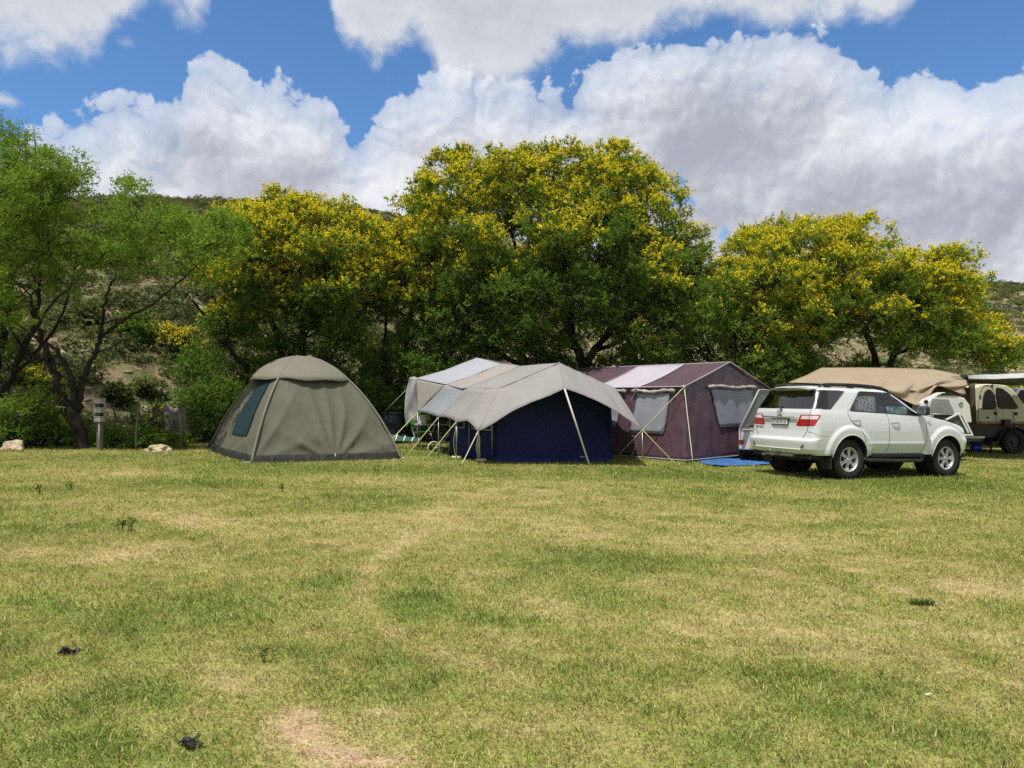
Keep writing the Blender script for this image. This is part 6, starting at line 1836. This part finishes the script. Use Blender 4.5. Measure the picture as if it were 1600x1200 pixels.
# ------------------------------------------------------------------ trailers behind the car
WHITEBODY = mat('white_gelcoat', (.62, .62, .60), .4, var=(3, .06)); CREAMBODY = mat('cream_body', (.62, .60, .48), .45, var=(2, .06)); DARKBODY = mat('dark_brown_body', (.045, .035, .028), .6, var=(3, .2)); GREYLID = mat('grey_lid', (.22, .23, .23), .5, var=(2, .2)); ORANGE = mat('orange_stripe', (.42, .17, .03), .5); AMBER = mat('amber_reflector', (.62, .38, .02), .35); BLACKGLASS = mat('black_window', (.006, .007, .009), .12, spec=.4)
GREYLIGHT = mat('pale_edge', (.42, .43, .41), .5)
def tyre_wheel(parent, loc, R_, w, rz, rimm=None):
    e = empty('wheel', loc); e.parent = parent; e.rotation_euler = (0, 0, rz)
    mb = MB(); mb.lathe([(R_ * .58, -w * .4), (R_ * .66, -w * .5), (R_ * .9, -w * .5), (R_, -w * .36), (R_, w * .36), (R_ * .9, w * .5), (R_ * .66, w * .5), (R_ * .58, w * .4)], axis='Y', seg=36); mb.build('tyre', RUBBER, e, sharp=40)
    mb = MB(); mb.lathe([(R_ * .60, -w * .42), (R_ * .55, -w * .38), (R_ * .50, -w * .1), (R_ * .2, -w * .12), (R_ * .18, -w * .3), (0, -w * .3)], axis='Y', seg=30); mb.build('rim', rimm or mat('dark_rim', (.05, .05, .05), .5, .5), e, sharp=40)
def build_small_trailer():
    b = foot(1178, 18.1); r = empty('luggage_trailer', b, (0, 0, -.30), label='small white trailer with raised grey lid left of the white car', cat='trailer')
    # local x: to the right, y: away.  rear face is towards the viewer
    w = 1.15; x0 = -.36; x1 = x0 + w
    mb = MB(); mb.box(((x0 + x1) / 2, .8, .60), (w, 1.6, .56)); mb.build('body', WHITEBODY, r, bevel=.02)
    mb = MB(); mb.box(((x0 + x1) / 2, .8, .905), (w + .03, 1.63, .05)); mb.build('rubber_seal', TRIM, r, bevel=.01)
    # lid standing open, hinged along the far edge and leaning back to the right
    pts_ = [at(1156, 671, 18.0), at(1186, 609, 18.15), at(1232, 609, 18.6), at(1215, 673, 18.5)]
    Mi = r.rotation_euler.to_matrix().inverted() if False else Matrix.Rotation(.30, 3, 'Z'); o0 = Vector(b.tolist())
    q = [Mi @ (Vector(p.tolist()) - o0) for p in pts_]; n = (q[1] - q[0]).cross(q[3] - q[0]).normalized()
    if n.y > 0: n = -n
    off = -n * .05
    mb = MB(); mb.prism(q, off); lid = mb.build('lid', GREYLID, r, bevel=.01)
    mb = MB(); mb.tube([p + n * .004 for p in q] + [q[0] + n * .004], .016, 6); mb.build('lid_rim', GREYLIGHT, lid)
    mb = MB(); mb.box((x0 + .25, -.006, .815), (.36, .010, .045)); mb.build('reflector_bar', AMBER, r)
    for x in (x0 + .29, x0 + .55): mb = MB(); mb.box((x, -.006, .385), (.09, .010, .055)); mb.build('reflector', AMBER, r)
    mb = MB(); mb.lathe([(0, -.025), (.03, -.02), (.034, 0)], (x0 + .05, 0, .845), 'Y', 12); mb.box((x0 + .045, -.006, .71), (.014, .01, .22)); mb.build('side_marker', REDLENS, r)
    mb = MB(); mb.box((x0 + .06, -.03, .52), (.12, .07, .10)); mb.build('tail_light', REDLENS, r, bevel=.012)
    mb = MB(); mb.box((x0 + .05, -.02, .40), (.08, .05, .11)); mb.build('lower_lamp', CLEARLENS, r, bevel=.01)
    p = plate_obj('CX 17 11', (x0 + .50, -.012, .60), r, .36, .11, 0, rot=(0, math.radians(7), 0))
    tyre_wheel(r, (x0 + .62, .55, .26), .26, .16, 0); tyre_wheel(r, (x0 + .20, .9, .26), .26, .16, 0)
    mb = MB(); mb.box(((x0 + x1) / 2, .8, .29), (w * .8, 1.4, .06)); mb.build('chassis', UNDER, r)
def build_canvas_camper():
    """tan canvas roof unfolded over a camper trailer, white kitchen box at its right end"""
    D = 21.5
    b = foot(1400, D); r = empty('camper_trailer', b, label='camper trailer under a long tan canvas roof behind the white car', cat='trailer')
    o = b
    ridge = [at(1283, 574.5, 22.6), at(1350, 574.5, 22.7), at(1400, 575, 22.8), at(1455, 577, 22.9), at(1490, 583, 22.9)]
    eave = [at(1232, 597.5, 20.6), at(1300, 600, 20.6), at(1370, 603, 20.6), at(1398, 607, 20.5), at(1440, 612, 20.6)]
    mids = [(a + c) / 2 + np.array([0, 0, -.03]) for a, c in zip(ridge, eave)]
    cloth(r, [ridge, mids, eave], KHAKI, 'canvas_roof', 6, origin=o, wob=.012, seed=51)
    back = [p + np.array([.5, 2.0, -.45]) for p in ridge]
    cloth(r, [ridge, back], KHAKI, 'canvas_roof', 6, origin=o, wob=.01, seed=52)
    # baggy end: folds fall from the ridge to a low point by the bonnet, then lift over the kitchen
    K = [[(1400, 575, 22.8), (1430, 576, 22.9), (1455, 577, 22.9), (1475, 580, 22.9), (1500, 586, 22.7), (1514, 592, 22.4)],
         [(1385, 592, 21.6), (1412, 591, 21.5), (1438, 593, 21.7), (1462, 592, 21.5), (1490, 597, 21.7), (1513, 600, 21.6)],
         [(1378, 604, 20.6), (1408, 607, 20.4), (1430, 606, 20.7), (1458, 601, 20.5), (1470, 603.5, 20.6), (1511, 606, 21.0)],
         [(1380, 607, 20.5), (1412, 622, 20.3), (1431, 617, 20.6), (1458, 604, 20.4), (1470, 603, 20.5), (1506, 616, 20.9)],
         [(1382, 609, 20.5), (1425, 631, 20.2), (1440, 631, 20.4), (1452, 617, 20.3), (1470, 602.5, 20.5), (1505, 618, 20.8)]]
    rows = [[at(*p) for p in row] for row in K]
    # folds
    A = np.array(rows); out = []
    g = np.array([crom(list(A[:, j]), 6) for j in range(A.shape[1])]).transpose(1, 0, 2); g = np.array([crom(list(row), 6) for row in g])
    n0, n1 = g.shape[:2]; ii, jj = np.meshgrid(np.linspace(0, 1, n0), np.linspace(0, 1, n1), indexing='ij')
    g[..., 1] += 0.09 * np.sin((jj * 1.0 + ii * .55) * 21) * np.sin(np.pi * np.clip(ii * 1.1, 0, 1)) * (0.5 + jj)
    mb = MB(); mb.grid((g - o).tolist()); mb.build('canvas_end', KHAKI, r, solid=.006)
    mb = MB(); mb.grid([[at(1436, 612, 21.9) - o, at(1470, 600, 22.0) - o, at(1516, 606, 22.3) - o], [at(1436, 668, 21.9) - o, at(1470, 668, 22.0) - o, at(1516, 668, 22.3) - o]]); mb.build('inner_wall', BROWNFLAP, r, solid=.006)
    # long hidden body below
    zg = b[2]
    mb = MB(); p0 = at(1300, 660, 21.7) - o; p1 = at(1478, 660, 21.9) - o; mb.box(((p0[0] + p1[0]) / 2, .5, .62), (p1[0] - p0[0] + .2, 1.5, .55)); mb.build('body', DARKBODY, r, bevel=.03)
    # walls of the tent part
    mb = MB(); mb.grid([[p - o + np.array([0, .25, -.03]) for p in eave], [np.array([p[0] - o[0], p[1] - o[1] + .25, .0]) for p in eave]]); mb.build('canvas_wall', BROWNFLAP, r, solid=.006)
    tyre_wheel(r, (p0[0] + 1.2, -.25, .36), .36, .22, 0); tyre_wheel(r, (p0[0] + 2.2, -.25, .36), .36, .22, 0)
def build_kitchen():
    D = 20.0; b = foot(1482, D); o = b; k = D / F
    r = empty('kitchen_box', b, label='white slide out camp kitchen box with grey panel beside the bonnet', cat='kitchen box')
    def X(px): return (px - 1482) * k
    def Zz(py): return 1.6 + (622 - py) * k - b[2]
    # angled white box
    prof = [(X(1441), Zz(652)), (X(1449), Zz(630)), (X(1460), Zz(619)), (X(1477), Zz(613)), (X(1508), Zz(622)), (X(1516), Zz(633)), (X(1519), Zz(660)), (X(1475), Zz(662))]
    mb = MB(); mb.prism([(x, .02, z) for x, z in prof], (0, .7, 0)); mb.build('cabinet', WHITEBODY, r, bevel=.02)
    q = [(X(1457), Zz(623)), (X(1482), Zz(624)), (X(1490), Zz(643)), (X(1489), Zz(647)), (X(1452), Zz(645)), (X(1452), Zz(640))]
    mb = MB(); mb.prism([(x, -.006, z) for x, z in q], (0, .03, 0)); mb.build('grey_panel', GREYLID, r, bevel=.006)
    mb = MB(); mb.tube([(X(1453), -.01, Zz(646.5)), (X(1489), -.01, Zz(648))], .012, 6); mb.build('panel_rail', ALLOY, r)
    for px, py in ((1447, 628), (1501.5, 631)):
        mb = MB(); mb.lathe([(0, -.008), (.03, -.008), (.036, -.02), (.055, -.02), (.058, 0)], (X(px), .015, Zz(py)), 'Y', 20); mb.build('round_port', TRIM if px < 1480 else STEEL, r)
    mb = MB(); mb.prism([(x, .0, z) for x, z in ((X(1464), Zz(618)), (X(1474), Zz(614)), (X(1486), Zz(613)), (X(1498), Zz(618)))], (0, .03, 0)); mb.build('dark_opening', UNDER, r)
    mb = MB(); mb.box((X(1475), .2, Zz(652)), (.55, .4, .12)); mb.box((X(1472), .05, Zz(650)), (.3, .1, .05)); mb.build('worktop_gear', UNDER, r, bevel=.02)
    # triangular white framed mesh leg guard
    g = empty('stone_guard', foot(1500, 19.4), label='white framed triangular mesh guard standing in front of the kitchen box', cat='stone guard'); og = foot(1500, 19.4)
    tri = [(1479, 657), (1497, 648), (1503, 646), (1519, 679), (1496, 679.5)]
    P = [at(px, py, 19.4) - og for px, py in tri]
    mb = MB(); mb.prism(P, (0, .02, 0)); mb.build('mesh_panel', mat('dark_grey_mesh', (.07, .075, .08), .7), g)
    for a, b_ in (((1478, 656), (1498, 646)), ((1498, 647), (1513, 676)), ((1504, 649), (1519, 679)), ((1490, 679.5), (1520, 679.5)), ((1498, 646), (1504, 649))):
        mb = MB(); mb.tube([at(*a, 19.37) - og, at(*b_, 19.37) - og], .026, 4, smooth=False); mb.build('white_bar', WHITEPL, g)
    # steps/frame below
    mb = MB(); mb.box((X(1515), .3, Zz(684)), (1.1, .12, .05)); mb.build('support_rail', STEEL, r)
    mb = MB(); mb.box((X(1510), .25, Zz(688)), (.9, .35, .06)); mb.build('slide_frame', UNDER, r)
    # blue gas bottle on its side in the shade
    c = foot(1524, 23.9); mb = MB(); mb.lathe([(0, -.2), (.09, -.19), (.13, -.12), (.13, .12), (.09, .19), (.04, .2), (.04, .25), (0, .25)], (0, 0, .16), 'X', 18); o_ = mb.build('gas_bottle', mat('gas_blue', (.015, .05, .42), .35)); o_.location = Vector(c.tolist()); o_.rotation_euler = (0, 0, .5); tag(o_, 'shiny dark blue gas bottle lying in the shade under the caravan', 'gas bottle')
def build_caravan():
    D = 23.6; b = foot(1560, D); k = D / F; r = empty('off_road_caravan', b, label='off road caravan, cream above and dark below, with black windows at right', cat='caravan')
    def X(px): return (px - 1560) * k
    def Zz(py): return 1.6 + (622 - py) * k - b[2]
    top = [(1518, 660), (1522, 606), (1534, 600.5), (1556, 599.5), (1572, 602), (1584, 609), (1600, 631), (1606, 660)]
    mb = MB(); mb.prism([(X(x), 0, Zz(z)) for x, z in top], (0, 1.9, 0)); mb.build('upper_body', CREAMBODY, r, bevel=.05, seg=3)
    low = [(1502, 662.5), (1640, 662.5), (1640, 682), (1600, 684), (1590, 674), (1578, 670), (1566, 674), (1560, 684), (1502, 684)]
    mb = MB(); mb.prism([(X(x), -.01, Zz(z)) for x, z in low], (0, 1.92, 0)); mb.build('lower_body', DARKBODY, r, bevel=.02)
    mb = MB(); mb.prism([(X(x), .0, Zz(z)) for x, z in ((1606, 655), (1700, 640), (1720, 662.5), (1606, 662.5))], (0, 1.9, 0)); mb.build('nose', CREAMBODY, r)
    mb = MB(); mb.box(((X(1514) + X(1640)) / 2, -.012, Zz(661)), (X(1640) - X(1514), .012, .05)); mb.build('orange_stripe', ORANGE, r)
    def arch(x0, x1, zt, zb, n=14, sk=0.0, p=2.2):
        P = [(x0 + .6, zb), (x1 - .6, zb)]
        for t in np.linspace(0, math.pi, n):
            cx, rx = (x0 + x1) / 2, (x1 - x0) / 2; c, s_ = math.cos(t), math.sin(t); P.append((cx + rx * np.sign(c) * abs(c) ** (2 / p) + sk * s_, zb - 3 - (zb - zt - 3) * abs(s_) ** (2 / p)))
        return P
    w1 = arch(1535, 1554, 609, 639)
    w2 = [(1560, 636), (1556, 620), (1556, 608), (1558, 606), (1566, 608), (1576, 616), (1588, 634), (1589, 638), (1584, 638.5), (1563, 638)]
    for i, w in enumerate((w1, w2)):
        mb = MB(); mb.prism([(X(x), -.022, Zz(z)) for x, z in w], (0, .03, 0)); wd = mb.build('window', BLACKGLASS, r, bevel=.004)
        mb = MB(); mb.tube([(X(x), -.012, Zz(z)) for x, z in w] + [(X(w[0][0]), -.012, Zz(w[0][1]))], .018, 5); mb.build('window_frame', TRIM, wd)
    d = arch(1528, 1556.5, 601.5, 660, 16, p=2.6)
    mb = MB(); mb.tube([(X(x), -.004, Zz(z)) for x, z in d], .010, 5); mb.build('door_gap', GREYLID, r)
    for px, py in ((1555, 646), (1587, 646.5)):
        mb = MB(); mb.lathe([(0, -.03), (.045, -.03), (.055, 0)], (X(px), 0, Zz(py)), 'Y', 16); mb.build('latch', TRIM, r)
    for px, py in ((1531, 619.5), (1552.5, 618), (1530, 660), (1542.5, 652.5), (1550, 602)):
        mb = MB(); mb.box((X(px), -.015, Zz(py)), (.07, .03, .05)); mb.build('door_catch', TRIM, r, bevel=.008)
    mb = MB(); mb.box((X(1569), -.08, Zz(660)), (.22, .16, .20)); mb.build('jerry_can_holder', TRIM, r, bevel=.02)
    mb = MB(); mb.tube([(X(1582), -.03, Zz(642)), (X(1583), -.05, Zz(668))], .008, 5); mb.build('cable', TRIM, r)
    # mudguard, wheels, chassis
    mb = MB(); P = [(X(1578) + .50 * math.cos(a), Zz(692) + .50 * math.sin(a)) for a in np.linspace(.15, math.pi - .15, 18)]
    mb.grid([[(x, -.22, z) for x, z in P], [(x, .1, z) for x, z in P]]); mb.build('mudguard', TRIM, r, solid=.02)
    tyre_wheel(r, (X(1578), -.10, .385), .385, .24, 0); tyre_wheel(r, (X(1536), 1.7, .385), .385, .24, 0)
    mb = MB(); mb.box(((X(1500) + X(1640)) / 2, .9, Zz(688)), (X(1640) - X(1500), 1.2, .10)); mb.box((X(1536), .2, Zz(690)), (.5, .2, .12)); mb.tube([(X(1547), .0, 0), (X(1547), 0, Zz(684))], .03, 8); mb.build('chassis', UNDER, r)
    # brown canvas strip hanging at its rear corner
    mb = MB(); rows = []
    for t in np.linspace(0, 1, 10):
        z = Zz(600) + (Zz(662) - Zz(600)) * t; rows.append([(X(1512 + 10 * t * 0 + u * 11), -.05 + .03 * math.sin(u * 14 + t * 3), z) for u in np.linspace(0, 1, 8)])
    mb.grid(rows); mb.build('canvas_strip', BROWNFLAP, r, solid=.006)
    # awning
    oa = at(1560, 592, 22.8); a = empty('awning', oa, label='pale grey rolled out awning above the caravan at right', cat='awning')
    top = [[at(1508, 588, 23.2), at(1540, 588, 23.3), at(1580, 588, 23.4), at(1690, 586, 23.6)], [at(1512, 586.5, 20.9), at(1545, 585.5, 20.6), at(1585, 584, 20.4), at(1720, 577, 20.0)]]
    val = [top[1], [at(1513, 592, 20.9), at(1546, 592.5, 20.55), at(1585, 591.5, 20.35), at(1720, 587, 19.9)]]
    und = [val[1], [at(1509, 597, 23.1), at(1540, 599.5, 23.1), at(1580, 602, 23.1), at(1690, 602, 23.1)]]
    wa = fabric('white_awning', (.52, .52, .54), var=.06, fold=(3, .4, .02))
    cloth(a, top, fabric('grey_awning', (.20, .21, .20), var=.08), 'awning_cloth', 8, origin=oa, wob=.02, seed=61)
    cloth(a, val, wa, 'awning_valance', 8, origin=oa, wob=.015, seed=62)
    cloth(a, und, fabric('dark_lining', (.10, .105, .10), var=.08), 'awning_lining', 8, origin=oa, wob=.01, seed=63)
    mb = MB(); mb.tube([at(1507, 594, 22.6) - oa, at(1586, 600, 22.4) - oa], .06, 8); mb.box(at(1508, 591, 22.3) - oa, (.13, .3, .18)); mb.build('awning_case', TRIM, a, bevel=.01)
    mb = MB(); mb.tube([at(1482, 588.2, 22.0) - oa, at(1507, 588.5, 22.2) - oa], .010, 6); mb.tube([at(1488, 588.5, 22.0) - oa, at(1504, 593, 22.2) - oa], .008, 6); mb.build('awning_arm', STEEL, a)
    # white vehicle at the edge
    b = foot(1622, 26.5); k2 = 26.5 / F; v = empty('pickup_truck', b, label='white vehicle with dark window partly cut off by the right picture edge', cat='car')
    def X2(px): return (px - 1622) * k2
    def Z2(py): return 1.6 + (622 - py) * k2 - b[2]
    mb = MB(); mb.prism([(X2(x), 0, Z2(z)) for x, z in ((1584, 618), (1591, 607), (1600, 605.5), (1680, 605.5), (1700, 640), (1760, 645), (1760, 690), (1596, 690), (1596, 640), (1590, 632))], (0, 1.7, 0)); mb.build('body', PAINT, v, bevel=.05, seg=3)
    mb = MB(); mb.prism([(X2(x), -.015, Z2(z)) for x, z in ((1588, 620), (1594, 609.5), (1640, 608.5), (1640, 632), (1597, 632))], (0, .03, 0)); mb.build('window', BLACKGLASS, v, bevel=.01)
    for px in (1640, 1730): tyre_wheel(v, (X2(px), .05, .36), .36, .24, 0)
# ------------------------------------------------------------------ put it all together
build_hill()
build_trees()
build_shrubs()
build_canopy(); build_blue_tent(); build_plum_tent(); build_kit(); build_edge(); build_lawn_bits()
build_car(); build_small_trailer(); build_canvas_camper(); build_kitchen(); build_caravan()
build_grass()
